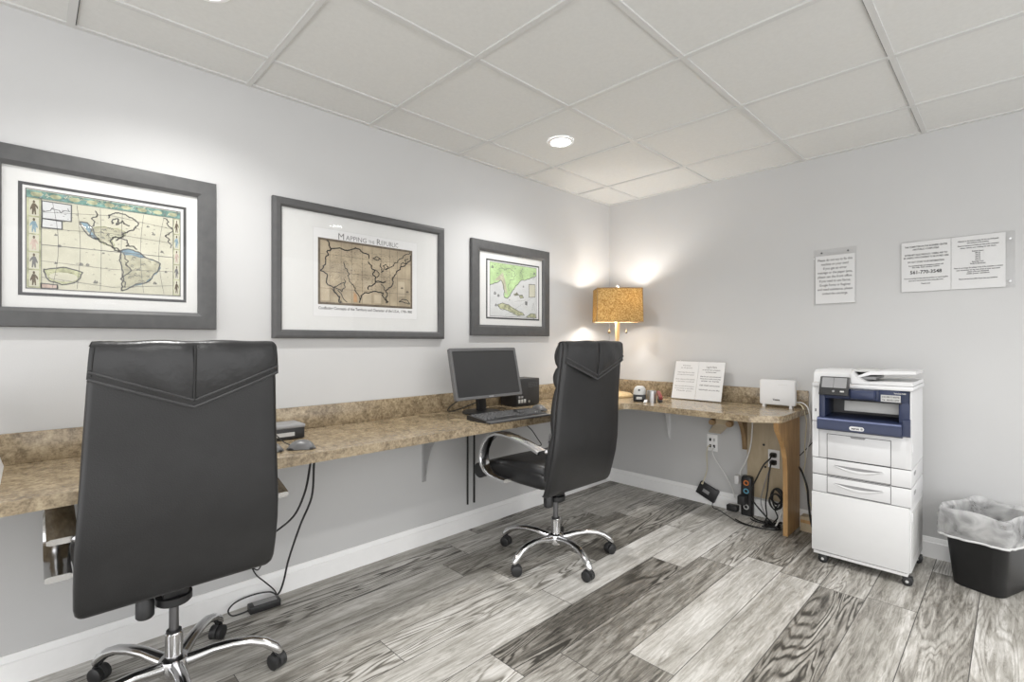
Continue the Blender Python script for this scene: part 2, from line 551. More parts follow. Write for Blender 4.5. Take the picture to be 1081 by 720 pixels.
# ------------------------------------------------------------------ room shell
struct(B().bx(XB, 0, YB, 0, -0.1, 0.0), 'floor', M['floor'])
struct(B().bx(XB, 0.12, 0.0, 0.12, 0.0, H + 0.06), 'wall_left', M['wall'])
struct(B().bx(0.0, 0.12, YB, 0.0, 0.0, H + 0.06), 'wall_right', M['wall'])
b = B().mat(M['tile'])
b.bx(XB, 0, YB, 0, H + 0.004, H + 0.06)
GX = [-0.458 - 0.6096 * i for i in range(9)]
GY = [-0.289 - 0.6096 * j for j in range(8)]
b.mat(M['tbar'])
for gx in GX:
    b.bx(gx - 0.012, gx + 0.012, YB, 0, H - 0.004, H + 0.006)
for gy in GY:
    b.bx(XB, 0, gy - 0.0115, gy + 0.0115, H - 0.0032, H + 0.006)
b.mat(M['gap_shade'])                        # dark strips painting a shadow line along one side of each runner
for gx in GX:
    b.bx(gx + 0.0125, gx + 0.0150, YB, 0, H + 0.0005, H + 0.006)
for gy in GY:
    b.bx(XB, 0, gy + 0.012, gy + 0.0140, H + 0.0005, H + 0.006)
struct(b, 'ceiling', M['tile'], flatsh=True)
# wall angle that carries the edge tiles
struct(B().bx(XB, 0, -0.022, 0, H - 0.003, H + 0.005), 'trim_1', M['tbar'])
struct(B().bx(-0.022, 0, YB, -0.022, H - 0.003, H + 0.005), 'trim_2', M['tbar'])
# baseboards with a stepped, eased top
def bb_prof(s=1):
    return [(0, 0), (0, 0.112), (-0.006, 0.112), (-0.009, 0.104), (-0.011, 0.088), (-0.016, 0.084), (-0.016, 0.0)]
struct(B().prism(bb_prof(), XB, 0, 'YZ'), 'baseboard_left', M['trim'])
struct(B().prism([(a, z) for a, z in bb_prof()], YB, -0.016, 'XZ'), 'baseboard_right', M['trim'])

# ------------------------------------------------------------------ recessed downlights
def downlight(x, y, label):
    t = thing('recessed_downlight', label, 'ceiling light', (x, y, H), 0, 'recessed ceiling downlights')
    B().lathe([(0.078, 0.003), (0.078, -0.004), (0.062, -0.007), (0.056, -0.004), (0.056, 0.003)], seg=32, cap=False).obj('trim_ring', M['trim'], t)
    B().lathe([(0.0, -0.003), (0.030, -0.003), (0.056, -0.002), (0.056, 0.003), (0.0, 0.003)], seg=32, cap=False).obj('lens', M['lens'], t)
    ld = bpy.data.lights.new('downlight_beam', 'SPOT')
    ld.energy = SPOT_W; ld.spot_size = R(140); ld.spot_blend = 0.75; ld.shadow_soft_size = 0.05
    ld.color = (1.0, 0.985, 0.96)
    lo = bpy.data.objects.new('downlight_beam', ld)
    col.objects.link(lo); lo.parent = t; lo.location = (0, 0, -0.012)
    return t
downlight(-1.372, -0.594, 'small round recessed ceiling downlight in the tile nearest the room corner')
downlight(-3.20, -0.594, 'recessed ceiling downlight at the top edge above the picture wall')
downlight(-1.372, -2.422, 'recessed ceiling downlight at the top right above the printer')
downlight(-3.20, -2.422, 'recessed ceiling downlight overhead behind the viewpoint')

for lx in (-1.372, -3.20, -5.03):  # unseen rear row on the same spacing, added to brighten the lower walls
    downlight(lx, -4.25, 'unseen recessed ceiling downlight at the %s of the rear row, added behind the viewpoint' % {-1.372: 'right', -3.20: 'middle', -5.03: 'left'}[lx])

# ------------------------------------------------------------------ counter (one continuous L-shaped worktop)
ct = thing('corner_worktop', 'long L-shaped tan stone-pattern laminate worktop running along both walls', 'worktop', (0, 0, 0))
ZT, ZB = 0.778, 0.740
FY, FX = -0.575, -0.64
out = [(-4.9, -0.002), (-4.9, FY), (FX - 0.06, FY)]
for k in range(1, 5):      # rounded inner corner
    a = R(90 - 90 * k / 4)
    out.append((FX - 0.06 + 0.06 * math.cos(a), FY - 0.06 + 0.06 * math.sin(a)))
out += [(FX, -1.395), (FX + 0.02, -1.425), (-0.535, -1.525), (-0.50, -1.54), (-0.002, -1.54), (-0.002, -0.002)]
b = B()
ring = lambda off, z: [(x, y) for x, y in out]
b.prism(out, ZB, ZT - 0.004, 'XY')
b.prism(out, ZT - 0.004, ZT, 'XY')
b.obj('counter_slab', M['lam'], ct, fix=True, angle=30)
B().bx(-4.9, -0.002, -0.02, -0.002, ZT, 0.888, bevel=0.003).obj('backsplash', M['lam'], ct)
B().bx(-0.02, -0.002, -1.54, -0.02, ZT, 0.888, bevel=0.003).obj('backsplash', M['lam'], ct)

# steel brackets under the counter
def bracket(name, label, x, y, rz, mat, d=0.30, h=0.37):
    t = thing(name, label, 'bracket', (x, y, 0), rz)
    # flat triangular web with a hollow front edge, against the wall (wall is at local y = 0)
    n = 10
    poly = [(0, ZB), (0, ZB - h)] + [(-0.02 - (d - 0.02) * (1 - math.cos(k / n * PI / 2)), ZB - h + (h - 0.02) * math.sin(k / n * PI / 2)) for k in range(1, n + 1)] + [(-d, ZB)]
    B().prism(poly, -0.004, 0.004, 'YZ').obj('web', mat, t)
    B().bx(-0.015, 0.015, -d, 0, ZB - 0.004, ZB, bevel=0.001).obj('top_flange', mat, t)
    B().bx(-0.015, 0.015, -0.004, 0, ZB - h, ZB, bevel=0.001).obj('wall_flange', mat, t)
    return t
bracket('shelf_bracket', 'grey curved steel bracket under the worktop, left of the computer monitor', -1.93, 0, 0, M['brk'])
bracket('shelf_bracket', 'white curved steel bracket under the right-hand worktop, left of the wall outlet', 0, -0.56, -PI / 2, M['white'], 0.16, 0.30)

# wooden end support
t = thing('support_panel', 'honey-coloured shaped wooden end leg holding up the right end of the worktop', 'support', (0, -1.478, 0))
prof = [(-0.02, 0), (-0.265, 0), (-0.265, 0.30), (-0.268, 0.40), (-0.28, 0.48), (-0.32, 0.56), (-0.37, 0.62), (-0.425, 0.67), (-0.44, 0.70), (-0.44, ZB), (-0.02, ZB)]
B().prism(prof, -0.013, 0.013, 'XZ').obj('panel', M['wood'], t)
B().bx(-0.10, -0.02, 0.013, 0.03, 0.2, 0.70, bevel=0.002).obj('cleat', M['wood'], t)
t = thing('wall_board', 'beige plywood board screwed to the wall behind the wooden end leg', 'board', (0, -1.33, 0))
B().bx(-0.018, -0.0, -0.13, 0.17, 0.13, ZB, bevel=0.001).obj('board', M['ply'], t)
for yy, zz in ((0.06, 0.50), (0.05, 0.35), (0.13, 0.66)):
    B().lathe([(0.0, -0.0185), (0.008, -0.0205), (0.008, -0.017)], (0, yy, zz), 10, 'X', cap=False).obj('screw', M['black'], t)
t = thing('corbel', 'dark brown curved wooden corbel under the worktop, left of the plywood board', 'bracket', (0, -1.145, 0))
poly = [(0, ZB), (0, 0.45)] + [(-0.03 - 0.22 * (1 - math.cos(k / 8 * PI / 2)), 0.45 + 0.26 * math.sin(k / 8 * PI / 2)) for k in range(9)] + [(-0.25, ZB)]
B().prism(poly, -0.014, 0.014, 'XZ').obj('corbel_body', M['woodd'], t)
# round pads under the counter
t = thing('cable_clamp', 'tan wooden bar with two dark round knobs slung under the right-hand worktop', 'clamp', (-0.25, -1.085, 0))
B().bx(-0.018, 0.018, -0.070, 0.070, 0.645, 0.680, bevel=0.006).obj('bar', M['ply'], t)
B().bx(-0.014, 0.014, -0.03, 0.03, 0.675, ZB, bevel=0.002).obj('hanger', M['ply'], t)
for yy in (-0.058, 0.058):
    B().lathe([(0.0, -0.03), (0.018, -0.03), (0.022, -0.02), (0.022, 0.0), (0, 0.0)], (-0.018, yy, 0.658), 18, 'X', cap=False).obj('knob', M['woodd'], t)
b = B()
b.loft([[(x, y - w, z), (x, y + w, z), (x + 0.012, y + w, z + 0.012), (x + 0.012, y - w, z + 0.012)] for x, y, z, w in ((0.0, 0.0, 0.648, 0.05), (0.232, 0.155, 0.535, 0.045))])
b.obj('slanted_arm', M['ply'], t)

# ------------------------------------------------------------------ framed pictures
def picture(x0, x1, z0, z1, fw, label, name='framed_map'):
    """frame local: x from 0, z from 0, wall at y=0"""
    t = thing(name, label, 'picture', (x0, 0, z0), 0, 'framed maps on the left wall')
    W, Hh = x1 - x0, z1 - z0
    b = B()
    def loop(i, y):
        return [(i, y, i), (W - i, y, i), (W - i, y, Hh - i), (i, y, Hh - i)]
    b.loft([loop(0, 0), loop(0, -0.022), loop(0.003, -0.026), loop(fw * 0.35, -0.029), loop(fw * 0.8, -0.026), loop(fw, -0.018), loop(fw, -0.010)], cap=False)
    b.obj('frame', M['frame'], t, angle=20)
    B().bx(fw * 0.6, W - fw * 0.6, -0.009, -0.001, fw * 0.6, Hh - fw * 0.6).obj('mat_board', M['mat'], t)
    B().bx(fw * 0.9, W - fw * 0.9, -0.0165, -0.0150, fw * 0.9, Hh - fw * 0.9).obj('glass', M['glass'], t)
    return t

def mapper(x0, x1, z0, z1):
    return lambda p: (x0 + p[0] * (x1 - x0), z1 - p[1] * (z1 - z0))

def ship(b, f, x, y, s, yy):
    b.flat([f((x - s, y)), f((x + s, y)), f((x + s * 0.6, y + s * 0.5)), f((x - s * 0.6, y + s * 0.5))], yy)
    b.flat([f((x - s * 0.7, y - s * 0.2)), f((x + s * 0.1, y - s * 0.2)), f((x - s * 0.1, y - 1.6 * s))], yy)
    b.flat([f((x + s * 0.2, y - s * 0.2)), f((x + s * 0.9, y - s * 0.2)), f((x + s * 0.3, y - 1.3 * s))], yy)

def jitter(pts, amp, n=2, closed=False):
    P = pts + ([pts[0]] if closed else [])
    for _ in range(n):
        q = []
        for a, c in zip(P[:-1], P[1:]):
            d = math.hypot(c[0] - a[0], c[1] - a[1])
            q += [a, ((a[0] + c[0]) / 2 + random.uniform(-amp, amp) * d, (a[1] + c[1]) / 2 + random.uniform(-amp, amp) * d)]
        P = q + [P[-1]]
    return P[:-1] if closed else P

US = {
 'west':[(0.082,0.024),(0.103,0.1),(0.124,0.156),(0.082,0.203),(0.068,0.305),(0.047,0.427),(0.018,0.49),(0.047,0.506),(0.082,0.602),(0.124,0.717),(0.152,0.795),(0.194,0.934),(0.215,0.963)],
 'baja':[(0.131,0.757),(0.159,0.815),(0.208,0.872),(0.229,0.962)],
 'mex':[(0.187,0.772),(0.229,0.85),(0.279,0.949)],
 'north':[(0.124,0.146),(0.223,0.128),(0.279,0.145),(0.322,0.121),(0.364,0.082),(0.4,0.096),(0.435,0.142),(0.477,0.155),(0.505,0.224)],
 'miss':[(0.498,0.278),(0.533,0.337),(0.561,0.397),(0.568,0.503),(0.575,0.566),(0.547,0.645),(0.504,0.67),(0.497,0.724)],
 'rock':[(0.244,0.339),(0.279,0.436),(0.3,0.506),(0.293,0.578),(0.314,0.638),(0.349,0.696),(0.356,0.758),(0.391,0.818),(0.405,0.89)],
 'r2':[(0.251,0.604),(0.258,0.726),(0.229,0.789),(0.187,0.752),(0.152,0.725),(0.208,0.679),(0.251,0.644)],
 'gulf':[(0.405,0.942),(0.419,0.836),(0.476,0.779),(0.546,0.752),(0.631,0.755),(0.659,0.763),(0.666,0.839),(0.694,0.924),(0.715,0.901),(0.701,0.814),(0.687,0.728),(0.744,0.656),(0.772,0.586),(0.765,0.521),(0.787,0.451),(0.843,0.353),(0.858,0.306),(0.914,0.262),(0.943,0.2),(0.985,0.146),(0.993,0.087)],
 'ohio':[(0.575,0.534),(0.603,0.498),(0.589,0.414),(0.561,0.397)],
 'sup':[(0.548,0.217),(0.59,0.177),(0.632,0.213),(0.604,0.235)],
 'mich':[(0.632,0.278),(0.646,0.362),(0.639,0.428),(0.66,0.404),(0.657,0.317),(0.688,0.29),(0.717,0.329),(0.681,0.374)],
 'erie':[(0.688,0.378),(0.745,0.325),(0.787,0.251),(0.844,0.173),(0.886,0.143),(0.943,0.063),(0.972,0.034)],
 'ten':[(0.575,0.588),(0.688,0.564),(0.659,0.6),(0.575,0.599)],
 'ga':[(0.638,0.624),(0.673,0.674),(0.687,0.728)],
 'cuba':[(0.841,0.892),(0.884,0.844),(0.954,0.884),(0.968,0.917),(0.898,0.899)],
 'me':[(0.858,0.306),(0.886,0.222),(0.921,0.249),(0.907,0.184),(0.95,0.153)]}
AM = {
 'inset':[(0.09,0.106),(0.262,0.107),(0.261,0.28),(0.092,0.284)],
 'inset2':[(0.092,0.284),(0.206,0.291),(0.207,0.372),(0.088,0.374)],
 'cali':[(0.314,0.269),(0.358,0.27),(0.429,0.434),(0.398,0.429)],
 'coastw':[(0.378,0.329),(0.429,0.424),(0.442,0.463),(0.493,0.486),(0.532,0.533),(0.57,0.537)],
 'n1':[(0.408,0.134),(0.415,0.195),(0.384,0.307)],
 'n2':[(0.492,0.189),(0.517,0.14),(0.58,0.124),(0.657,0.16),(0.695,0.206),(0.657,0.292),(0.607,0.325),(0.588,0.372),(0.556,0.389),(0.518,0.396),(0.506,0.431),(0.519,0.503),(0.557,0.518),(0.57,0.537)],
 'n3':[(0.517,0.247),(0.555,0.184),(0.543,0.252),(0.587,0.199),(0.632,0.243)],
 'carib':[(0.544,0.424),(0.582,0.395),(0.626,0.451),(0.608,0.477),(0.658,0.467),(0.684,0.496)],
 'sa':[(0.57,0.537),(0.608,0.509),(0.658,0.511),(0.709,0.536),(0.748,0.585),(0.811,0.608),(0.849,0.636),(0.831,0.73),(0.787,0.815),(0.749,0.864),(0.66,0.907),(0.61,0.955),(0.578,0.969),(0.578,0.893),(0.59,0.762),(0.564,0.636)],
 'sablue':[(0.57,0.537),(0.608,0.509),(0.658,0.511),(0.709,0.536),(0.748,0.585),(0.71,0.591),(0.646,0.568),(0.595,0.577)],
 'na':[(0.378,0.329),(0.429,0.424),(0.442,0.463),(0.493,0.486),(0.532,0.522),(0.512,0.43),(0.524,0.395),(0.588,0.372),(0.607,0.325),(0.556,0.292),(0.467,0.29)],
 'eu':[(0.873,0.105),(0.911,0.141),(0.937,0.204),(0.912,0.28),(0.886,0.309),(0.918,0.348),(0.925,0.439)],
 'cart':[(0.102,0.798),(0.153,0.783),(0.229,0.764),(0.33,0.803),(0.293,0.9),(0.205,0.944),(0.135,0.914)],
 'pink':[(0.084,0.942),(0.179,0.95),(0.18,0.987),(0.087,0.99)],
 'andes':[(0.593,0.555),(0.608,0.672),(0.622,0.78),(0.603,0.934)]}
FL = {
 'land':[(0.0,0.0),(1.0,0.0),(1.0,0.141),(0.909,0.194),(0.788,0.243),(0.644,0.283),(0.584,0.365),(0.5,0.46),(0.416,0.574),(0.361,0.652),(0.288,0.636),(0.296,0.521),(0.272,0.398),(0.224,0.32),(0.115,0.383),(0.0,0.434)],
 'cuba':[(0.151,0.79),(0.248,0.743),(0.38,0.767),(0.524,0.844),(0.668,0.902),(0.728,0.954),(0.572,0.971),(0.452,0.911),(0.308,0.865),(0.2,0.849)],
 'b1':[(0.488,0.568),(0.56,0.519),(0.608,0.569),(0.524,0.586)],
 'b2':[(0.608,0.579),(0.68,0.562),(0.704,0.615),(0.644,0.631)],
 'cart':[(0.825,0.339),(0.969,0.333),(0.969,0.582),(0.825,0.594)],
 'river':[(0.452,0.103),(0.524,0.179),(0.404,0.3),(0.368,0.409),(0.38,0.513)],
 'riv2':[(0.212,0.052),(0.308,0.122),(0.452,0.114)],
 'riv3':[(0.692,0.025),(0.704,0.243)],
 'yellow':[(0.091,0.334),(0.26,0.17),(0.308,0.311),(0.361,0.599),(0.296,0.521),(0.224,0.32)],
 'comp':[(0.74,0.678),(0.793,0.686),(0.788,0.759),(0.74,0.749)],
 'hill':[(0.764,0.986),(0.861,0.915),(0.981,0.921),(0.995,0.996)]}
Y0 = -0.0094
def lay(k): return Y0 - 0.00025 * k

# picture 1: map of the Americas
t = picture(-3.755, -3.030, 1.262, 1.900, 0.070, 'large charcoal-framed antique map of the Americas, leftmost picture on the wall')
ox, oz = -3.755, 1.262
b = B().mat(M['frame2'])
fx0, fx1, fz0, fz1 = -3.645 - ox, -3.140 - ox, 1.375 - oz, 1.779 - oz
b.prism([(fx0, fz0), (fx1, fz0), (fx1, fz1), (fx0, fz1)], -0.0092, -0.0098, 'XZ')
b.mat(M['mat']); i = 0.011
b.flat([(fx0 + i, fz0 + i), (fx1 - i, fz0 + i), (fx1 - i, fz1 - i), (fx0 + i, fz1 - i)], -0.0101)
b.obj('inner_border', M['frame2'], t, flatsh=True)
f = mapper(-3.626 - ox, -3.161 - ox, 1.400 - oz, 1.757 - oz)
Y0 = -0.0104
b = B().mat(M['print_cream'])
b.flat([f(p) for p in ((0, 0), (1, 0), (1, 1), (0, 1))], lay(0))
b.mat(M['print_teal']); b.flat([f(p) for p in ((0, 0.012), (1, 0.012), (1, 0.085), (0, 0.085))], lay(1))
b.mat(M['print_olive'])
for _ in range(70):                        # scrollwork in the top strip
    x, y = random.uniform(0.01, 0.97), random.uniform(0.018, 0.07)
    b.mat(M[random.choice(['print_olive', 'print_cream', 'print_blue', 'inkg'])])
    b.ribbon([f((x, y)), f((x + random.uniform(.004, .014), y + random.uniform(-.02, .02))), f((x + random.uniform(.012, .024), y + random.uniform(-.015, .015)))], 0.0022, lay(1.5))
b.mat(M['print_olive'])
for k in range(9):
    cx = 0.06 + k * 0.11
    b.flat([f((cx + 0.034 * math.cos(2 * PI * j / 12), 0.048 + 0.023 * math.sin(2 * PI * j / 12))) for j in range(12)], lay(2))
b.mat(M['print_olive'])
b.flat([f(p) for p in ((0.008, 0.09), (0.085, 0.09), (0.085, 0.99), (0.008, 0.99))], lay(1))
b.flat([f(p) for p in ((0.945, 0.09), (0.995, 0.09), (0.995, 0.99), (0.945, 0.99))], lay(1))
for k in range(5):
    for cx, w, mm in ((0.046, 0.028, 'print_cream'), (0.970, 0.019, 'print_cream')):
        zc = 0.185 + k * 0.178
        b.mat(M[mm]); b.flat([f(p) for p in ((cx - w, zc - 0.082), (cx + w, zc - 0.082), (cx + w, zc + 0.082), (cx - w, zc + 0.082))], lay(2))
        b.mat(M[('print_brn', 'print_blue', 'print_pink', 'inkg', 'print_brn')[k]])
        s = w * 0.9                    # small standing costume figures in each box
        fl_ = -1 if k % 2 else 1
        b.flat([f((cx + fl_ * s * a, zc + d)) for a, d in ((-.35, -.042), (.3, -.042), (.85, -.015), (.95, .012), (.75, .01), (.35, -.012), (.42, .02), (.5, .068), (.22, .07), (.05, .03), (-.15, .07), (-.45, .068), (-.4, .01), (-.75, .03), (-.85, .01))], lay(3))
        b.mat(M['print_brn'])
        b.flat([f((cx + s * .28 * math.cos(2 * PI * j / 8), zc - 0.058 + 0.016 * math.sin(2 * PI * j / 8))) for j in range(8)], lay(3))
for key, mm in (('inset', 'print_pale'), ('inset2', 'print_pale'), ('sa', 'print_sand'), ('na', 'print_sand'), ('cali', 'print_blue'), ('pink', 'print_pink')):
    b.mat(M[mm]); b.flat([f(p) for p in AM[key]], lay(2.6 if key == 'cali' else 2))
b.mat(M['print_blue']); b.flat([f(p) for p in AM['sablue']], lay(3))
b.mat(M['print_olive']); b.flat([f(p) for p in AM['cart']], lay(2))
b.mat(M['print_cream']); b.flat([f((0.215 + 0.085 * math.cos(2 * PI * j / 14), 0.865 + 0.048 * math.sin(2 * PI * j / 14))) for j in range(14)], lay(3))
b.mat(M['inkg'])
for key in ('coastw', 'n1', 'n2', 'n3', 'carib', 'eu', 'andes'):
    b.ribbon([f(p) for p in jitter(AM[key], 0.3, 3)], 0.0036, lay(4))
for key in ('inset', 'inset2', 'sa', 'cali', 'cart', 'pink'):
    b.ribbon([f(p) for p in jitter(AM[key], 0.12 if key in ('sa', 'cali', 'cart') else 0.0, 2, True)], 0.0038, lay(4), True)
b.ribbon([f(p) for p in jitter([(0.10, 0.2), (0.15, 0.16), (0.2, 0.2), (0.24, 0.15)], 0.5, 3)], 0.002, lay(4))
b.ribbon([f(p) for p in ((0.002, 0.002), (0.998, 0.002), (0.998, 0.998), (0.002, 0.998))], 0.003, lay(4), True)
b.ribbon([f((0.088, 0.09)), f((0.088, 0.99))], 0.0015, lay(4)); b.ribbon([f((0.943, 0.09)), f((0.943, 0.99))], 0.0015, lay(4))
b.ribbon([f((0.0, 0.088)), f((1, 0.088))], 0.0015, lay(4))
for k in range(6):
    xx = 0.15 + 0.145 * k             # curved graticule
    b.ribbon([f((xx + 0.05 * math.sin(j / 8 * PI) * (0.5 - xx) * 2, 0.1 + 0.88 * j / 8)) for j in range(9)], 0.0012, lay(3.5))
for k in range(5):
    zz = 0.22 + 0.165 * k
    b.ribbon([f((0.09 + 0.85 * j / 8, zz + 0.05 * (1 - abs(j / 4 - 1)) * (k - 2) * 0.6)) for j in range(9)], 0.0012 if k != 2 else 0.0022, lay(3.5))
for x, y, s in ((0.19, 0.55, .015), (0.32, 0.72, .016), (0.36, 0.72, .014), (0.41, 0.90, .018), (0.17, 0.44, .012), (0.80, 0.31, .014), (0.86, 0.50, .014), (0.81, 0.87, .016), (0.89, 0.73, .012), (0.76, 0.23, .012), (0.17, 0.73, .012), (0.46, 0.58, .01)):
    ship(b, f, x, y, s, lay(4))
for _ in range(90):                        # small place names and hills
    x, y = random.uniform(0.12, 0.9), random.uniform(0.14, 0.94)
    l = random.uniform(0.006, 0.016)
    b.ribbon([f((x, y)), f((x + l, y + random.uniform(-.006, .006)))], 0.0013, lay(4))
for _ in range(26):
    x, y = random.uniform(0.60, 0.76), random.uniform(0.58, 0.86)
    b.ribbon([f((x, y)), f((x + 0.012, y - 0.012)), f((x + 0.02, y + 0.004))], 0.0014, lay(4))
for _ in range(22):
    x, y = random.uniform(0.43, 0.6), random.uniform(0.30, 0.44)
    b.ribbon([f((x, y)), f((x + 0.01, y - 0.012)), f((x + 0.016, y + 0.004))], 0.0014, lay(4))
b.mat(M['print_blue'])                      # tinted coast edges
b.ribbon([f(p) for p in jitter(AM['sa'][4:12], 0.1)], 0.004, lay(3.4))
b.mat(M['print_olive'])
b.ribbon([f(p) for p in jitter(AM['na'], 0.1, 1, True)], 0.004, lay(3.4), True)
b.obj('map_print', None, t, flatsh=True, fix=False)

# picture 2: tan map of the United States with a printed title
t = picture(-2.795, -1.796, 1.225, 1.902, 0.042, 'wide charcoal-framed tan map titled Mapping the Republic, middle picture on the wall')
ox, oz = -2.795, 1.225
Y0 = -0.0094
px0, px1, pz0, pz1 = -2.598 - ox, -1.986 - ox, 1.338 - oz, 1.787 - oz
b = B().mat(M['paper'])
b.flat([(px0, pz0), (px1, pz0), (px1, pz1), (px0, pz1)], lay(1))
b.mat(M['lgrey']); b.ribbon([(px0, pz0), (px1, pz0), (px1, pz1), (px0, pz1)], 0.003, lay(0.5), True)
mx0, mx1, mz0, mz1 = -2.575 - ox, -2.018 - ox, 1.399 - oz, 1.738 - oz
b.mat(M['print_brn']); b.flat([(mx0, mz0), (mx1, mz0), (mx1, mz1), (mx0, mz1)], lay(2))
j_ = 0.012
b.mat(M['print_tan']); b.flat([(mx0 + j_, mz0 + j_), (mx1 - j_, mz0 + j_), (mx1 - j_, mz1 - j_), (mx0 + j_, mz1 - j_)], lay(3))
f = mapper(mx0, mx1, mz0, mz1)
b.mat(M['print_tan2'])
for x0, y0, x1, y1 in ((0.03, 0.52, 0.11, 0.94), (0.43, 0.79, 0.53, 0.95), (0.56, 0.80, 0.64, 0.94), (0.83, 0.55, 0.91, 0.8), (0.45, 0.58, 0.53, 0.72)):
    b.flat([f(p) for p in ((x0, y0), (x1, y0), (x1, y1), (x0, y1))], lay(3.4))
b.mat(M['print_ora']); b.flat([f(p) for p in ((0.345, 0.78), (0.375, 0.82), (0.385, 0.94), (0.345, 0.94))], lay(3.5))
b.mat(M['print_brn'])
for xx in (0.11, 0.22, 0.325, 0.435, 0.54, 0.64, 0.735, 0.82, 0.915):
    b.ribbon([f((xx, 0.035)), f((xx, 0.965))], 0.0014, lay(4))
for yy in (0.24, 0.50, 0.755):
    b.ribbon([f((0.022, yy)), f((0.978, yy))], 0.0014, lay(4))
for _ in range(700):                      # small place-name and hill hatching
    x, y = random.uniform(0.1, 0.80), random.uniform(0.12, 0.72)
    l = random.uniform(0.004, 0.016)
    b.ribbon([f((x, y)), f((x + l, y + random.uniform(-.01, .01)))], 0.0012, lay(4))
b.mat(M['ink'])
for key, pts in US.items():
    cl = key in ('sup', 'cuba')
    b.ribbon([f((min(max(p[0], 0.024), 0.976), min(max(p[1], 0.035), 0.96))) for p in jitter(pts, 0.22, 2, cl)], 0.0058 if key in ('gulf', 'west', 'north', 'miss') else 0.0042, lay(5), cl)
for cx, cz in ((0.875, 0.66), (0.94, 0.72)):
    ship(b, f, cx, cz, 0.018, lay(5))
b.obj('map_print', None, t, flatsh=True, fix=False)
lettering([('M', -2.452 - ox, 1.741 - oz, 0.048, 'CENTER'), ('APPING', -2.367 - ox, 1.743 - oz, 0.036, 'CENTER', 0.118), ('THE', -2.278 - ox, 1.744 - oz, 0.024, 'CENTER', 0.036), ('R', -2.236 - ox, 1.743 - oz, 0.046, 'CENTER'), ('EPUBLIC', -2.166 - ox, 1.744 - oz, 0.036, 'CENTER', 0.106)], 'title_lettering', M['inkg'], t, lay(2), 0.0)
lettering([('Conflicting Concepts of the Territory and Character of the U.S.A., 1790-1900', (mx0 + mx1) / 2, 1.374 - oz, 0.02, 'CENTER', 0.552)], 'caption_lettering', M['inkg'], t, lay(2), 0.0006)

# picture 3: green peninsula and island map
t = picture(-1.577, -0.819, 1.248, 1.880, 0.072, 'smallest-looking charcoal-framed map with green coast, nearest the room corner')
ox, oz = -1.577, 1.248
b = B().mat(M['frame2'])
fx0, fx1, fz0, fz1 = -1.443 - ox, -0.919 - ox, 1.362 - oz, 1.764 - oz
b.prism([(fx0, fz0), (fx1, fz0), (fx1, fz1), (fx0, fz1)], -0.0092, -0.0098, 'XZ')
b.mat(M['paper']); i = 0.011
b.flat([(fx0 + i, fz0 + i), (fx1 - i, fz0 + i), (fx1 - i, fz1 - i), (fx0 + i, fz1 - i)], -0.0101)
b.obj('inner_border', M['frame2'], t, flatsh=True)
Y0 = -0.0104
f = mapper(-1.411 - ox, -0.951 - ox, 1.380 - oz, 1.746 - oz)
b = B().mat(M['print_pale'])
b.flat([f(p) for p in ((0, 0), (1, 0), (1, 1), (0, 1))], lay(0))
for key, mm in (('land', 'print_green'), ('cuba', 'print_olive'), ('b1', 'print_olive'), ('b2', 'print_olive'), ('cart', 'print_cream'), ('hill', 'print_olive'), ('comp', 'inkg')):
    b.mat(M[mm]); b.flat([f(p) for p in FL[key]], lay(1))
b.mat(M['print_sand']); b.flat([f(p) for p in FL['yellow']], lay(1.6))
b.mat(M['inkg'])
for key in ('cuba', 'b1', 'b2', 'cart', 'hill'):
    b.ribbon([f(p) for p in jitter(FL[key], 0.15 if key != 'cart' else 0.03, 2, True)], 0.0046 if key == 'cart' else 0.0038, lay(3), True)
b.ribbon([f(p) for p in jitter(FL['land'][2:], 0.15)], 0.0045, lay(3))
for key in ('river', 'riv2', 'riv3'):
    b.ribbon([f(p) for p in jitter(FL[key], 0.3)], 0.0028, lay(3))
b.ribbon([f(p) for p in ((0, 0), (1, 0), (1, 1), (0, 1))], 0.003, lay(3), True)
for x, y, s in ((0.10, 0.58, .03), (0.12, 0.80, .028), (0.70, 0.40, .022), (0.40, 0.68, .014), (0.05, 0.1, .03), (0.95, 0.12, .03), (0.17, 0.62, .03)):
    ship(b, f, x, y, s, lay(3))
b.ribbon([f((0.90, 0.85)), f((0.93, 0.70)), f((0.96, 0.85))], 0.002, lay(3))
b.ribbon([f((0.5, 0.70)), f((0.75, 0.66))], 0.0012, lay(2)); b.ribbon([f((0.3, 0.98)), f((0.9, 0.6))], 0.0008, lay(2))
for _ in range(90):
    x, y = random.uniform(0.05, 0.95), random.uniform(0.03, 0.25)
    b.ribbon([f((x, y)), f((x + 0.02, y + random.uniform(-.02, .02)))], 0.0016, lay(2.6))
b.obj('map_print', None, t, flatsh=True, fix=False)

# ------------------------------------------------------------------ wall notices (right wall; local x runs to the viewer's right)
RW = -PI / 2
t = thing('wall_notice', 'small white printed notice in clear acrylic sleeve, left of the wide notice', 'sign', (0, -1.576, 1.450), RW)
B().bx(-0.008, 0.222, -0.004, -0.001, -0.012, 0.345, bevel=0.001).obj('acrylic_sleeve', M['acrylic'], t)
B().bx(0.002, 0.214, -0.0062, -0.0042, 0.0, 0.302).obj('paper_sheet', M['paper'], t)
for xx in (0.036, 0.178):
    B().lathe([(0.0, -0.008), (0.005, -0.007), (0.005, -0.003)], (xx, 0, 0.322), 10, 'Y', cap=False).obj('screw', M['dgrey'], t)
ls = ['Please do not try to fix this', 'machine on your own!', 'If you get an error', 'message or the paper jams,', 'please see the front office.', 'If you need to use Xerox,', 'Google Forms or Register', 'and need assistance, please', 'contact the concierge.']
lw = [0.186, 0.146, 0.126, 0.186, 0.184, 0.168, 0.168, 0.188, 0.138]
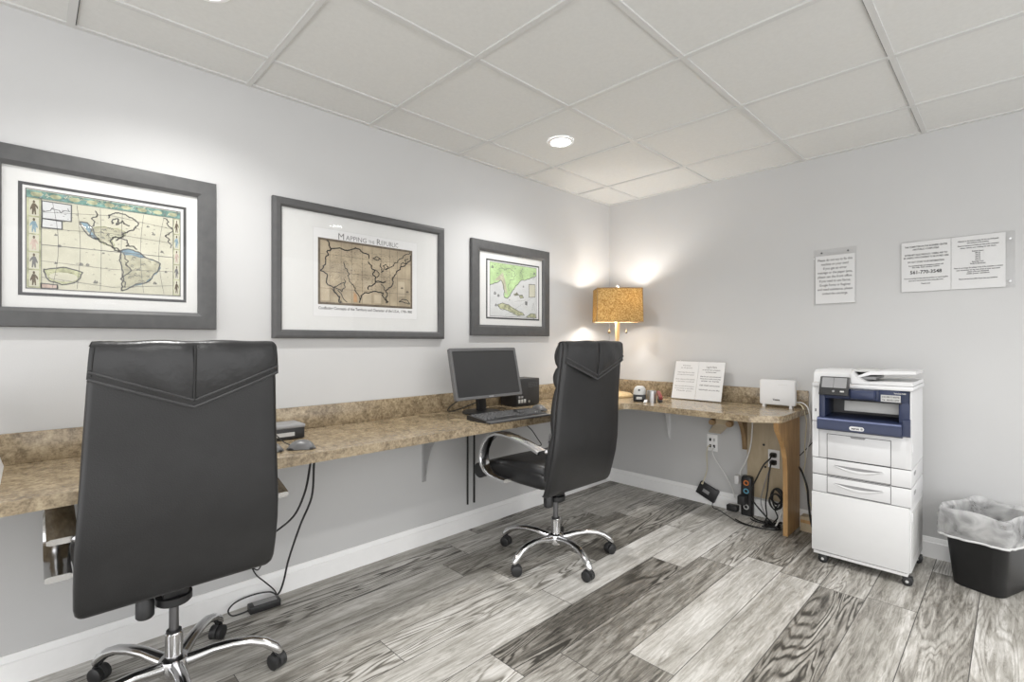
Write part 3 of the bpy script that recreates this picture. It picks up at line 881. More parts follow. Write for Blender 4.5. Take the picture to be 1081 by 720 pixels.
lettering([(s, 0.108, 0.268 - 0.0265 * k, 0.021, 'CENTER', w) for k, (s, w) in enumerate(zip(ls, lw))], 'lettering', M['inkg'], t, -0.0066, 0.0004)

t = thing('wall_notice', 'wide two-page white notice with a phone number in clear acrylic holder', 'sign', (0, -2.015, 1.492), RW)
B().bx(-0.002, 0.462, -0.004, -0.001, -0.004, 0.290, bevel=0.001).obj('acrylic_holder', M['acrylic'], t)
B().bx(0.0, 0.2145, -0.0065, -0.0042, 0.002, 0.285).obj('paper_sheet', M['paper'], t)
B().bx(0.2165, 0.427, -0.0065, -0.0042, 0.002, 0.285).obj('paper_sheet', M['paper'], t)
for zz in (0.03, 0.25):
    B().lathe([(0.0, -0.009), (0.006, -0.008), (0.006, -0.003)], (0.444, 0, zz), 10, 'Y', cap=False).obj('screw', M['steel'], t)
L1 = [('THE COMPUTERS IN THE BUSINESS CENTER', .108, .253, .185), ('ARE PUBLIC COMPUTERS', .108, .237, .115), ('INTERNET FILES PRIVACY / USERS ARE TO', .108, .207, .185), ('BE CAREFUL WITH CONTENT TO BE STORED HERE', .108, .191, .195), ('DO NOT STORE YOUR INFORMATION', .108, .166, .158)]
L1b = [('For technical help and assistance please call', .108, .146, .15), ('the help desk number below', .108, .136, .12), ('If you are having trouble with the printer or need supplies', .108, .074, .19), ('please call or visit the business center during office hours', .108, .061, .15), ('Thank you!', .108, .043, .04)]
L2 = [('Welcome to the business center, for the use of all guests', .322, .256, .16), ('and residents of the property', .322, .245, .085), ('Please be courteous and limit your time at the computers', .322, .231, .16), ('when others are waiting to use them', .322, .219, .14)]
for k, s in enumerate(['Business Hours', 'Mon 9-6', 'Tue 9-6', 'Wed 9-6', 'Thu 9-6', 'Fri 9-6', 'Saturday 10-5', 'Sunday by appointment']):
    L2.append((s, .322, .199 - .0095 * k, (.045, .02, .02, .02, .02, .02, .045, .06)[k]))
L2 += [('Please do not change the settings of any of the computers or printers', .322, .112, .19), ('and remember to log out of all of your accounts', .322, .100, .17), ('when you are finished', .322, .090, .085), ('with your session', .322, .080, .09), ('Please see the front office if you have any questions', .322, .052, .15)]
for blk, sz in ((L1[:2], .0125), (L1[2:4], .0125), (L1[4:], .0125), (L1b[:2], .009), (L1b[2:4], .009), (L1b[4:], .009), (L2[:2], .009), (L2[2:4], .009), (L2[4:5], .009), (L2[5:8], .009), (L2[8:10], .009), (L2[10:12], .009), (L2[12:14], .009), (L2[14:16], .009), (L2[16:], .009)):
    lettering([(s, x, z, sz, 'CENTER', w) for s, x, z, w in blk], 'lettering', M['inkg'], t, -0.0069, 0.0005)
lettering([('561-770-3548', .108, .102, .027, 'CENTER', .137)], 'phone_number', M['ink'], t, -0.0069, 0.0006)

# ------------------------------------------------------------------ office chairs
def section(hw, y, ty, r, curve, z, n=5):
    """horizontal rounded cross-section whose rear face is at y and front at y + ty"""
    out = []
    for px, py in rrect(hw, ty / 2, min(r, ty / 2 - 1e-4), n):
        out.append((px, y + ty / 2 + py + curve * (px / hw) ** 2, z))
    return out

def dens(sec):
    """insert points along the long sides so curved sections stay smooth"""
    out = []
    n = len(sec)
    for i in range(n):
        a, b_ = Vector(sec[i]), Vector(sec[(i + 1) % n])
        out.append(a)
        d = (b_ - a).length
        if d > 0.08:
            for k in range(1, 9):
                out.append(a.lerp(b_, k / 9))
    return out

BACK = [(0.416, -0.165, 0.246), (0.420, -0.180, 0.257), (0.432, -0.192, 0.264), (0.455, -0.203, 0.268), (0.52, -0.222, 0.269), (0.60, -0.243, 0.268), (0.68, -0.256, 0.265), (0.76, -0.262, 0.261), (0.84, -0.266, 0.257), (0.92, -0.272, 0.253), (1.00, -0.280, 0.249), (1.08, -0.289, 0.245), (1.16, -0.297, 0.240), (1.195, -0.298, 0.237), (1.207, -0.291, 0.233)]
def back_at(z):
    for (z0, y0, h0), (z1, y1, h1) in zip(BACK[:-1], BACK[1:]):
        if z <= z1:
            t_ = (z - z0) / (z1 - z0)
            return y0 + t_ * (y1 - y0), h0 + t_ * (h1 - h0)
    return BACK[-1][1:]

def back_xy(x, z, off=0.0):
    """a point on the rear leather face"""
    y, hw = back_at(z)
    c = 0.018 * (x / hw) ** 2
    return (x, y + c - off, z)

def make_chair(label, loc, rz):
    t = thing('office_chair', label, 'chair', loc, rz, 'black leather office chairs')
    # --- backrest rear shell
    b = B()
    b.loft([dens(section(hw, y, 0.034, 0.016, 0.018, z)) for z, y, hw in BACK])
    back = b.obj('backrest', M['leather'], t, angle=50)
    # --- headrest flap over the rear: V-shaped lower edge
    def vz(s):   # s in -1..1
        return 1.013 + 0.095 * abs(s)
    b = B()
    nx, nz = 28, 10
    rows = []
    for j in range(nz + 1):
        row = []
        for i_ in range(nx + 1):
            s = -1 + 2 * i_ / nx
            z0 = vz(s); z = z0 + (1.200 - z0) * j / nz
            y, hw = back_at(z)
            puff = 0.0045 + 0.007 * math.sin(PI * min(1, j / nz * 0.9 + 0.1)) * (1 - abs(s) ** 6) - (0.004 if i_ == nx // 2 else 0) + 0.0012 * math.sin(13 * s + 5 * z * 8)
            row.append(back_xy(s * (hw + 0.003), z, puff))
        rows.append(row)
    # wrap over the top to the front
    for dz, dy in ((0.010, 0.008), (0.014, 0.025), (0.012, 0.048), (0.0, 0.062)):
        row = []
        for i_ in range(nx + 1):
            s = -1 + 2 * i_ / nx
            y, hw = back_at(1.2)
            row.append((s * (hw + 0.002 - dz * 0.35), y + 0.018 * s * s + dy - 0.006, 1.200 + dz * (1 - 0.12 * math.cos(s * 9)) - 0.004 * (abs(s) ** 8)))
        rows.append(row)
    b.loft(rows, cap=False, closed=False)
    flap = b.obj('headrest_cover', M['leather2'], t, angle=60)
    b = B()
    for k, (dzz, rr) in enumerate(((0.0, 0.0050), (0.021, 0.0042))):
        pts = []
        for i_ in range(25):
            s = -0.995 + 1.99 * i_ / 24
            z = vz(s) + dzz
            y, hw = back_at(z)
            pts.append(back_xy(s * (hw + 0.002), z, 0.005 + 0.003 * k))
        b.tube(pts, rr, 8, smooth=0).obj('piped_seam', M['piping'], flap)
        b = B()
    b = B()
    b.tube([back_xy(0.0, z, 0.0085) for z in (1.03, 1.06, 1.10, 1.13, 1.16, 1.185, 1.2)], 0.0042, 6, smooth=2)
    b.obj('vertical_seam', M['seam'], flap)
    for s_ in (-1, 1):
        B().tube([back_xy(s_ * (back_at(z)[1] - 0.006), z, 0.0065) for z in (1.115, 1.14, 1.17, 1.197)], 0.0024, 6, smooth=2).obj('edge_seam', M['seam'], flap)
    # --- front cushion: plump rolls
    b = B()
    rolls = [(0.50, 0.74, 0.044), (0.735, 0.985, 0.040), (0.98, 1.085, 0.052), (1.08, 1.207, 0.060)]
    for z0, z1, th in rolls:
        loops = []
        for k in range(9):
            a = k / 8
            z = z0 + (z1 - z0) * a
            e = max(0.12, math.sin(PI * (0.06 + 0.88 * a))) ** 0.45
            y, hw = back_at(z)
            loops.append(dens(section((hw - 0.004) * (0.97 + 0.03 * e), y + 0.028, 0.012 + th * e, 0.03, 0.012, z)))
        b.loft(loops)
    b.obj('backrest_cushion', M['leather2'], t, angle=60)
    # --- seat
    b = B()
    prof = [(-0.165, 0.462, 0.500, 0.225), (-0.15, 0.448, 0.520, 0.240), (-0.10, 0.440, 0.532, 0.248), (0.05, 0.440, 0.535, 0.252), (0.18, 0.446, 0.535, 0.254), (0.27, 0.444, 0.530, 0.254), (0.33, 0.432, 0.518, 0.252), (0.365, 0.436, 0.505, 0.248), (0.385, 0.45, 0.488, 0.242)]
    loops = []
    for y, z0, z1, hw in prof:
        zc, hh = (z0 + z1) / 2, (z1 - z0) / 2
        loops.append([(px, y, zc + pz) for px, pz in rrect(hw, hh, min(0.035, hh - 0.001), 5)])
    b.loft([dens(l) for l in loops])
    seat = b.obj('seat', M['leather'], t, angle=55)
    b = B()
    for k in range(-1, 2):
        pass
    loops = []
    for y, z0, z1, hw in [(-0.16, 0.515, 0.53, 0.20), (-0.12, 0.50, 0.562, 0.232), (0.0, 0.50, 0.566, 0.240), (0.12, 0.50, 0.560, 0.242), (0.22, 0.50, 0.552, 0.240), (0.27, 0.505, 0.535, 0.225)]:
        zc, hh = (z0 + z1) / 2, (z1 - z0) / 2
        loops.append(dens([(px, y, zc + pz) for px, pz in rrect(hw, hh, hh - 0.001, 5)]))
    b.loft(loops)
    b.obj('seat_cushion', M['leather2'], t, angle=60)
    # front roll of the seat
    B().tube([(-0.256, 0.362, 0.462), (-0.1, 0.372, 0.462), (0.1, 0.372, 0.462), (0.256, 0.362, 0.462)], 0.044, 18, smooth=4).obj('seat_front_roll', M['leather'], t)
    # --- armrests, wide chrome C-bands
    path = [(-0.165, 0.655), (-0.14, 0.663), (-0.113, 0.671), (-0.05, 0.688), (0.03, 0.704), (0.10, 0.711), (0.153, 0.708), (0.205, 0.690), (0.25, 0.652), (0.278, 0.605), (0.286, 0.562), (0.276, 0.522), (0.25, 0.492), (0.21, 0.474), (0.16, 0.468), (0.08, 0.466)]
    for sg in (-1, 1):
        b = B()
        loops = []
        V = [Vector((0, p[0], p[1])) for p in path]
        for i_, p in enumerate(V):
            d = (V[min(i_ + 1, len(V) - 1)] - V[max(i_ - 1, 0)]).normalized()
            n_ = Vector((0, -d.z, d.y))
            th = 0.010
            xi, xo = 0.256, 0.322
            sec = [(xi, -th * .6), (xi, th * .6), (xi + 0.008, th), (xo - 0.008, th), (xo, th * .6), (xo, -th * .6), (xo - 0.008, -th), (xi + 0.008, -th)]
            loops.append([(sg * a, p.y + n_.y * o_, p.z + n_.z * o_) for a, o_ in sec])
        b.loft(loops)
        arm = b.obj('armrest', M['chrome'], t, angle=40)
        B().tube([(sg * 0.264, -0.155, 0.655), (sg * 0.235, -0.185, 0.650)], 0.011, 12, smooth=0).obj('bolt', M['steel'], arm)
    # --- under-seat mechanism
    b = B().bx(-0.085, 0.085, -0.09, 0.10, 0.410, 0.444, bevel=0.008).bx(-0.038, 0.038, -0.04, 0.05, 0.345, 0.412, bevel=0.01)
    b.lathe([(0.0, 0.318), (0.048, 0.318), (0.054, 0.324), (0.054, 0.346), (0.0, 0.346)], (0, 0, 0), 24, cap=False)
    mech = b.obj('tilt_mechanism', M['black'], t)
    B().tube([(-0.080, -0.02, 0.420), (-0.083, -0.02, 0.368), (-0.083, -0.02, 0.355), (-0.083, -0.02, 0.308), (-0.083, -0.02, 0.302)], [0.012, 0.018, 0.026, 0.026, 0.021], 18, smooth=0).obj('tension_knob', M['black'], mech)
    # --- column
    B().cyl((0, 0, 0.20), (0, 0, 0.33), 0.0145, seg=20).obj('gas_piston', M['gun'], t)
    B().lathe([(0.024, 0.10), (0.0265, 0.12), (0.0265, 0.212), (0.0235, 0.216), (0.0, 0.216)], seg=24).obj('column_sleeve', M['chrome'], t)
    B().lathe([(0.0225, 0.214), (0.0225, 0.222), (0.0, 0.222)], seg=20).obj('column_collar', M['black'], t)
    B().lathe([(0.0, 0.062), (0.026, 0.064), (0.047, 0.082), (0.050, 0.105), (0.043, 0.128), (0.028, 0.138), (0.0, 0.138)], seg=28, cap=False).obj('base_hub', M['chrome'], t)
    for k in range(5):
        a = R(LEG0 + 72 * k)
        ca, sa = math.cos(a), math.sin(a)
        b = B()
        pl = [(0.02, 0.105, .024, .024), (0.06, 0.112, .023, .021), (0.12, 0.126, .021, .017), (0.18, 0.130, .020, .0155), (0.235, 0.124, .019, .0155), (0.28, 0.107, .0185, .016), (0.312, 0.084, .018, .017), (0.326, 0.064, .0165, .016), (0.328, 0.058, .012, .012)]
        loops = []
        for i_, (r_, z_, hw, hh) in enumerate(pl):
            p0, p1 = pl[max(0, i_ - 1)], pl[min(len(pl) - 1, i_ + 1)]
            d = Vector((p1[0] - p0[0], p1[1] - p0[1])).normalized()
            lp = []
            for q in range(16):
                th = 2 * PI * q / 16
                s_, n_ = hw * math.cos(th), hh * math.sin(th)
                rr, zz = r_ - d.y * n_, z_ + d.x * n_
                lp.append((rr * ca - s_ * sa, rr * sa + s_ * ca, zz))
            loops.append(lp)
        b.loft(loops)
        leg = b.obj('base_leg', M['chrome'], t, angle=50)
        cx, cy = 0.326 * ca, 0.326 * sa
        w = a + random.uniform(0.5, 2.2)
        ax = Vector((math.cos(w), math.sin(w), 0)); fw = Vector((-ax.y, ax.x, 0))
        o_ = Vector((cx, cy, 0)) + fw * 0.010
        b = B().mat(M['black'])
        for sg in (-1, 1):
            b.tube([o_ + ax * (sg * 0.005) + Vector((0, 0, 0.0275)), o_ + ax * (sg * 0.009) + Vector((0, 0, 0.0275)), o_ + ax * (sg * 0.022) + Vector((0, 0, 0.0275)), o_ + ax * (sg * 0.026) + Vector((0, 0, 0.0275))], [0.025, 0.0275, 0.0275, 0.020], 22, smooth=0)
        b.mat(M['blackm'])
        b.tube([o_ - ax * 0.006 + Vector((0, 0, 0.030)), o_ + ax * 0.006 + Vector((0, 0, 0.030))], 0.0295, 20, smooth=0)
        b.cyl(Vector((cx, cy, 0.035)), Vector((cx, cy, 0.062)), 0.012, seg=12)
        b.obj('caster', None, leg, angle=40)
    return t

LEG0 = 52
make_chair('black high-back leather office chair nearest the camera, seen straight from behind', (-3.262, -0.452, 0), 0.0)
LEG0 = 36 + 1
make_chair('black leather office chair by the computer monitor, chrome armrest showing', (-1.50, -0.665, 0), R(-1))

# ------------------------------------------------------------------ computer on the counter
t = thing('computer_monitor', 'black widescreen computer monitor with grey bezel standing on the worktop', 'monitor', (-1.655, -0.21, ZT), 0)
b = B().lathe([(0.0, 0.0), (0.118, 0.0), (0.12, 0.004), (0.115, 0.010), (0.05, 0.016), (0.0, 0.018)], seg=36, cap=False)
b.obj('stand_base', M['black'], t)
B().box((0, 0.012, 0.10), (0.065, 0.024, 0.19), rot=Euler((R(-6), 0, 0)), bevel=0.004).obj('stand_neck', M['black'], t)
tilt = Euler((R(-13), 0, 0))
def mon(p):
    v = Vector(p); v.rotate(tilt); return v + Vector((0, -0.045, 0.243))
b = B()
lp = lambda hw, hh, y: [mon((px, y, pz)) for px, pz in rrect(hw, hh, 0.008, 4)]
b.loft([lp(0.245, 0.135, 0.035), lp(0.262, 0.150, 0.012), lp(0.264, 0.152, -0.006), lp(0.262, 0.150, -0.011), lp(0.246, 0.134, -0.009), lp(0.246, 0.134, -0.004)], cap=True)
b.obj('bezel', M['bezel'], t, angle=30)
b = B()
b.loft([lp(0.2462, 0.1342, -0.0035), lp(0.2462, 0.1342, -0.0062)])
b.obj('screen', M['screen'], t)
B().loft([[mon((px * 0.09, 0.033 + dy, pz * 0.06)) for px, pz in ((-1, -1), (1, -1), (1, 1), (-1, 1))] for dy in (0, 0.018)]).obj('rear_housing', M['black'], t)
b = B(); b.flat([(-0.018, 0), (0.018, 0), (0.018, 0.006), (-0.018, 0.006)], 0)
for v in b.bm.verts: v.co = mon((v.co.x, -0.0118, v.co.z - 0.146))
b.obj('badge', M['steel'], t, flatsh=True, fix=False)

t = thing('desktop_computer', 'small black desktop computer tower behind and right of the monitor', 'computer', (-1.215, -0.13, ZT), 0)
B().bx(-0.125, 0.10, -0.06, 0.09, 0.004, 0.182, bevel=0.005).obj('case', M['black'], t)
B().bx(-0.118, 0.093, -0.066, -0.058, 0.010, 0.176, bevel=0.003).obj('front_panel', M['blackm'], t)
for k in range(4):
    B().bx(-0.02, 0.075, -0.0678, -0.0655, 0.125 + 0.009 * k, 0.129 + 0.009 * k).obj('vent_slot', M['dgrey'], t)
for k in range(3):
    B().bx(-0.112 + 0.026 * k, -0.094 + 0.026 * k, -0.069, -0.0655, 0.024, 0.048, bevel=0.001).obj('port', M['lgrey'], t)
for k in range(2):
    B().bx(-0.112 + 0.026 * k, -0.094 + 0.026 * k, -0.069, -0.0655, 0.056, 0.070, bevel=0.001).obj('port', M['mgrey'], t)
B().lathe([(0.0, -0.069), (0.008, -0.069), (0.008, -0.065)], (-0.01, 0, 0.03), 14, 'Y', cap=False).obj('power_button', M['steel'], t)
for z in (0.0,):
    B().bx(-0.11, 0.085, -0.05, 0.08, 0.0, 0.005).obj('rubber_feet', M['blackm'], t)

t = thing('keyboard', 'black full-size keyboard with grey keys in front of the monitor', 'keyboard', (-1.675, -0.455, ZT), R(-3))
b = B()
kp = [(-0.085, 0.004), (-0.088, 0.010), (-0.085, 0.014), (0.07, 0.026), (0.078, 0.024), (0.08, 0.006), (0.078, 0.0), (-0.08, 0.0)]
b.prism(kp, -0.228, 0.228, 'YZ')
b.obj('keyboard_body', M['black'], t)
B().bx(-0.225, 0.225, -0.126, -0.084, 0.002, 0.011, bevel=0.003).obj('palm_rest', M['dgrey'], t)
kb = B().loft([[(-0.0085, -0.0085, 0), (0.0085, -0.0085, 0), (0.0085, 0.0085, 0), (-0.0085, 0.0085, 0)], [(-0.0065, -0.006, 0.007), (0.0065, -0.006, 0.007), (0.0065, 0.0075, 0.007), (-0.0065, 0.0075, 0.007)]])
key0 = kb.obj('key', M['keycap'], t)
first = True
for r_ in range(6):
    y = -0.062 + 0.0195 * r_ + (0.010 if r_ == 5 else 0)
    n = 17
    xs = [-0.212 + 0.0195 * c_ for c_ in range(15)] + [0.098 + 0.0195 * c_ for c_ in range(6)]
    if r_ == 5: xs = [-0.212 + 0.0235 * c_ for c_ in range(13)]
    if r_ == 0: xs = [-0.212, -0.188, -0.162] + [0.06 - 0.0195 * c_ for c_ in range(3)] + [0.098 + 0.0195 * c_ for c_ in range(5)]
    if r_ in (2,): xs = xs[:14] + xs[18:]
    if r_ in (1, 3, 4): xs = xs[:14] + xs[15:]
    for x in xs[:21]:
        z = 0.014 + (y + 0.085) / 0.155 * 0.012 - 0.0005
        if first:
            k_ = key0; first = False
        else:
            k_ = key0.copy(); col.objects.link(k_); k_.parent = t
        k_.location = (x, y, z)
    if r_ == 0:
        B().bx(-0.135, 0.005, y - 0.0085, y + 0.0075, 0.0155, 0.0225, bevel=0.001).obj('space_bar', M['keycap'], t)

def mouse(name, label, loc, rz, m1, m2):
    t = thing(name, label, 'mouse', loc, rz)
    b = B()
    loops = []
    for k in range(11):
        a = k / 10
        y = -0.055 + 0.11 * a
        hw = 0.031 * (max(0.02, 1 - (2 * a - 1) ** 4)) ** 0.5 * (1 - 0.1 * a)
        hz = 0.036 * (max(0.02, math.sin(PI * (0.10 + 0.78 * (1 - a)))) ** 0.8) * (max(0.05, 1 - (2 * a - 1) ** 6))
        loops.append([(hw * math.cos(PI * q / 12), y, 0.002 + hz * math.sin(PI * q / 12)) for q in range(13)] + [(-hw * 0.5, y, 0.0), (hw * 0.5, y, 0.0)])
    b.loft(loops)
    b.obj('shell', m1, t, angle=60)
    B().bx(-0.0275, 0.0275, -0.048, 0.045, 0.0, 0.010, bevel=0.004).obj('lower_skirt', m2, t)
    B().tube([(0, 0.026, 0.026), (0, 0.036, 0.022)], 0.004, 8, smooth=0).obj('scroll_wheel', M['dgrey'], t)
    return t
mouse('computer_mouse', 'black and grey computer mouse near the worktop front edge beside the near chair', (-2.835, -0.465, ZT), R(60), M['bezel'], M['black'])
mouse('computer_mouse', 'small grey computer mouse at the right end of the keyboard, beside the chair back', (-1.345, -0.395, ZT), R(5), M['bezel'], M['black'])
mouse('computer_mouse', 'dark grey rounded computer mouse half hidden by the near chair backrest', (-2.950, -0.435, ZT), R(75), M['bezel'], M['black'])
tag(B().tube([(-2.80, -0.437, ZT + 0.012), (-2.845, -0.36, ZT + 0.004), (-2.87, -0.31, ZT + 0.03), (-2.89, -0.29, ZT + 0.06), (-2.915, -0.285, ZT + 0.05), (-2.90, -0.33, ZT + 0.006), (-2.95, -0.34, ZT + 0.004)], 0.0022, 6).obj('mouse_cable', M['cable_k']), 'thin curled dark cable behind the mouse at the near workstation', 'cable')

t = thing('desktop_box', 'flat black and silver electronic box on the worktop behind the mouse', 'electronics', (-2.735, -0.235, ZT), 0)
B().bx(-0.26, 0.0, -0.012, 0.11, 0.002, 0.058, bevel=0.004).obj('case', M['black'], t)
B().bx(-0.262, 0.002, -0.018, 0.112, 0.050, 0.066, bevel=0.005).obj('silver_lid', M['mgrey'], t)
B().bx(-0.16, -0.045, -0.0145, -0.011, 0.016, 0.033).obj('white_label', M['lgrey'], t)

# ------------------------------------------------------------------ table lamp in the corner
t = thing('table_lamp', 'table lamp with square tan fabric shade and two pull chains in the corner', 'lamp', (-0.325, -0.295, ZT), R(-45))
# local: -y faces the room
B().lathe([(0.0, 0.0), (0.112, 0.0), (0.118, 0.006), (0.115, 0.018), (0.10, 0.030), (0.06, 0.038), (0.0, 0.042)], seg=36, cap=False).obj('lamp_base', M['blonde'], t)
B().lathe([(0.017, 0.035), (0.0145, 0.12), (0.0145, 0.44), (0.0185, 0.575), (0.0175, 0.62), (0.0, 0.62)], seg=20, cap=False).obj('lamp_stem', M['blonde'], t)
zt0, zt1 = 0.583, 0.838
def shade_ring(z, k):
    pts = []
    hx, hy = 0.178 * k, 0.105 * k
    for i_ in range(13):
        u = -1 + 2 * i_ / 12
        pts.append((u * hx, -hy - 0.022 * (1 - u * u), z))
    for i_ in range(13):
        u = 1 - 2 * i_ / 12
        pts.append((u * hx, hy + 0.022 * (1 - u * u), z))
    return pts
b = B()
b.loft([shade_ring(zt0, 1.0), shade_ring((zt0 + zt1) / 2, 0.985), shade_ring(zt1, 0.97)], cap=False)
b.loft([shade_ring(zt0, 0.985), shade_ring((zt0 + zt1) / 2, 0.97), shade_ring(zt1, 0.955)], cap=False)
sh = b.obj('lamp_shade', M['shade'], t, angle=40, fix=False)
for zz in (zt0, zt1):
    k = 1.0 if zz == zt0 else 0.97
    B().tube([Vector(p) for p in shade_ring(zz, k * 0.993)] + [Vector(shade_ring(zz, k * 0.993)[0])], 0.004, 6, smooth=0).obj('shade_trim', M['woodd'], sh)
for sx in (-1, 1):
    for sy in (-1, 1):
        B().tube([(sx * 0.1765, sy * 0.1045, zt0), (sx * 0.1715, sy * 0.1015, zt1)], 0.0028, 6, smooth=0).obj('corner_seam', M['woodd'], sh)
B().lathe([(0.0, 0.84), (0.004, 0.84), (0.010, 0.852), (0.012, 0.862), (0.006, 0.872), (0.0, 0.875)], seg=14, cap=False).obj('finial', M['trim'], t)
B().cyl((0, 0, 0.61), (0, 0, 0.842), 0.004, seg=8).obj('harp_rod', M['steel'], t)
for sx in (-1, 1):
    B().cyl((sx * 0.10, 0, 0.825), (0, 0, 0.835), 0.002, seg=6).obj('shade_spider', M['steel'], t)
    B().tube([(0, 0, 0.615), (sx * 0.035, 0, 0.622), (sx * 0.055, 0, 0.635)], [0.010, 0.012, 0.015], 12, smooth=2).obj('bulb_socket', M['steel'], t)
    B().ell((sx * 0.078, 0, 0.668), (0.024, 0.024, 0.034), 16, 10).obj('light_bulb', M['bulb'], t)
    B().cyl((sx * 0.062, -0.01, 0.625), (sx * 0.066, -0.015, 0.525), 0.0010, seg=6).obj('pull_chain', M['steel'], t)
    B().lathe([(0.0, 0.492), (0.007, 0.494), (0.0115, 0.505), (0.008, 0.515), (0.003, 0.520), (0.004, 0.528), (0.0, 0.530)], (sx * 0.066, -0.015, 0), 14, cap=False).obj('pull_knob', M['woodd'] if sx < 0 else M['steel'], t)
    ld = bpy.data.lights.new('lamp_bulb_light', 'POINT')
    ld.energy = LAMP_W; ld.shadow_soft_size = 0.03; ld.color = (1.0, 0.97, 0.93)
    lo = bpy.data.objects.new('lamp_bulb_light', ld)
    col.objects.link(lo); lo.parent = t; lo.location = (sx * 0.078, 0, 0.638 if sx < 0 else 0.778)

# ------------------------------------------------------------------ things on the right-hand counter
t = thing('desk_gadget', 'small black desk gadget with silver domed top near the lamp', 'desk gadget', (-0.46, -0.575, ZT), RW + R(25)); t.scale = (1.2, 1.2, 1.15)
B().bx(-0.036, 0.036, -0.04, 0.04, 0.0, 0.045, bevel=0.008).obj('body', M['black'], t)
b = B()
loops = []
for k in range(8):
    a = PI / 2 * k / 7
    loops.append([(px * 1.0, py, 0.043 + 0.052 * math.sin(a)) for px, py in rrect(0.004 + 0.034 * math.cos(a) ** 0.6, 0.004 + 0.038 * math.cos(a) ** 0.6, 0.004 + 0.03 * math.cos(a) ** 0.6, 6)])
b.loft(loops); b.obj('dome', M['lgrey'], t, angle=60)
B().bx(-0.016, 0.016, -0.0425, -0.039, 0.014, 0.03, bevel=0.001).obj('badge', M['lgrey'], t)
B().lathe([(0.0, -0.04), (0.006, -0.0395), (0.006, -0.03)], (0.0, 0.0, 0.072), 12, 'Y', cap=False).obj('sensor_eye', M['black'], t)
t = thing('pen_cup', 'small silver metal cup, open top, beside the domed gadget', 'cup', (-0.465, -0.672, ZT), 0); t.scale = (1.1, 1.1, 1.1)
B().lathe([(0.0, 0.0), (0.026, 0.0), (0.029, 0.074), (0.0265, 0.074), (0.024, 0.004), (0.0, 0.004)], seg=24, cap=False).obj('cup_wall', M['steel'], t)
B().lathe([(0.0, 0.035), (0.0245, 0.036), (0.0, 0.037)], seg=20, cap=False).obj('inner_disc', M['black'], t)  # flat black disc about halfway up inside the cup
t = thing('stapler', 'dark red stapler lying just right of the silver cup', 'stapler', (-0.405, -0.702, ZT), R(-52))
B().box((0, 0, 0.046), (0.026, 0.12, 0.026), rot=Euler((R(16), 0, 0)), bevel=0.006).obj('handle', M['red'], t)
B().box((0, 0.0, 0.012), (0.022, 0.12, 0.011), bevel=0.003).obj('base', M['black'], t)
B().box((0, 0.045, 0.03), (0.019, 0.02, 0.03), bevel=0.003).obj('hinge', M['steel'], t)
B().box((0, 0, 0.004), (0.018, 0.1, 0.008), bevel=0.002).obj('rubber_foot', M['blackm'], t)
t = thing('paper_slip', 'tiny white paper slip in front of the silver cup', 'paper', (-0.535, -0.665, ZT), RW + R(10))
B().box((0, 0, 0.012), (0.022, 0.03, 0.0012), rot=Euler((R(35), 0, 0))).obj('slip', M['paper'], t)

t = thing('notice_holder', 'leaning two-page white notice on the right-hand worktop beside the router', 'sign', (-0.155, -0.655, ZT), RW)
tl = Euler((R(-16), 0, 0))
def lean(o_): o_.rotation_euler = tl; return o_
LX = 0.385
pn = bpy.data.objects.new
b = B().bx(0.0, LX, -0.002, 0.0015, 0.0, 0.296, bevel=0.0006)
holder = lean(b.obj('acrylic_panel', M['acrylic'], t))
s1 = B().bx(0.006, 0.188, -0.0045, -0.0025, 0.006, 0.290).obj('paper_sheet', M['paper'], holder)
s2 = B().bx(0.190, LX - 0.006, -0.0045, -0.0025, 0.006, 0.290).obj('paper_sheet', M['paper'], holder)
ll = []
for k, (s, w) in enumerate([('Notice', .06), ('to all guests', .09), ('', 0), ('Please keep this area clean', .13), ('and take all of your papers', .13), ('', 0), ('Do not unplug any of the equipment', .15), ('on the counter or on the wall', .14), ('', 0), ('Report any trouble with the computers', .15), ('or the printer to the office', .15), ('Thank you', .12)]):
    if s: ll.append((s, 0.097, 0.255 - 0.0175 * k, .012, 'CENTER', w))
for blk in (ll[0:2], ll[2:4], ll[4:6], ll[6:]):
    lettering(blk, 'lettering', M['mgrey'], holder, -0.0049, 0.0003)
ll = [('Log In Here', .285, .245, .022, 'CENTER', .075)]
for k, (s, w) in enumerate([('to use the guest computers', .13), ('and the printer', .08), ('', 0), ('Enter the user name and password', .15), ('that are shown on this page and press', .15), ('enter to begin', .13), ('', 0), ('USER NAME: businesscenter', .15), ('', 0), ('PASSWORD: ask at the office', .15)]):
    if s: ll.append((s, 0.285, 0.227 - 0.0165 * k, .012, 'CENTER', w))
for blk in (ll[0:1], ll[1:3], ll[3:6], ll[6:7], ll[7:]):
    lettering(blk, 'lettering', M['inkg'], holder, -0.0049, 0.0004)
b = B().prism([(0.006, 0.0), (0.085, 0.0), (0.083, 0.003), (0.078, 0.003)], 0.13, 0.25, 'YZ')
b.obj('rear_foot', M['acrylic'], t)

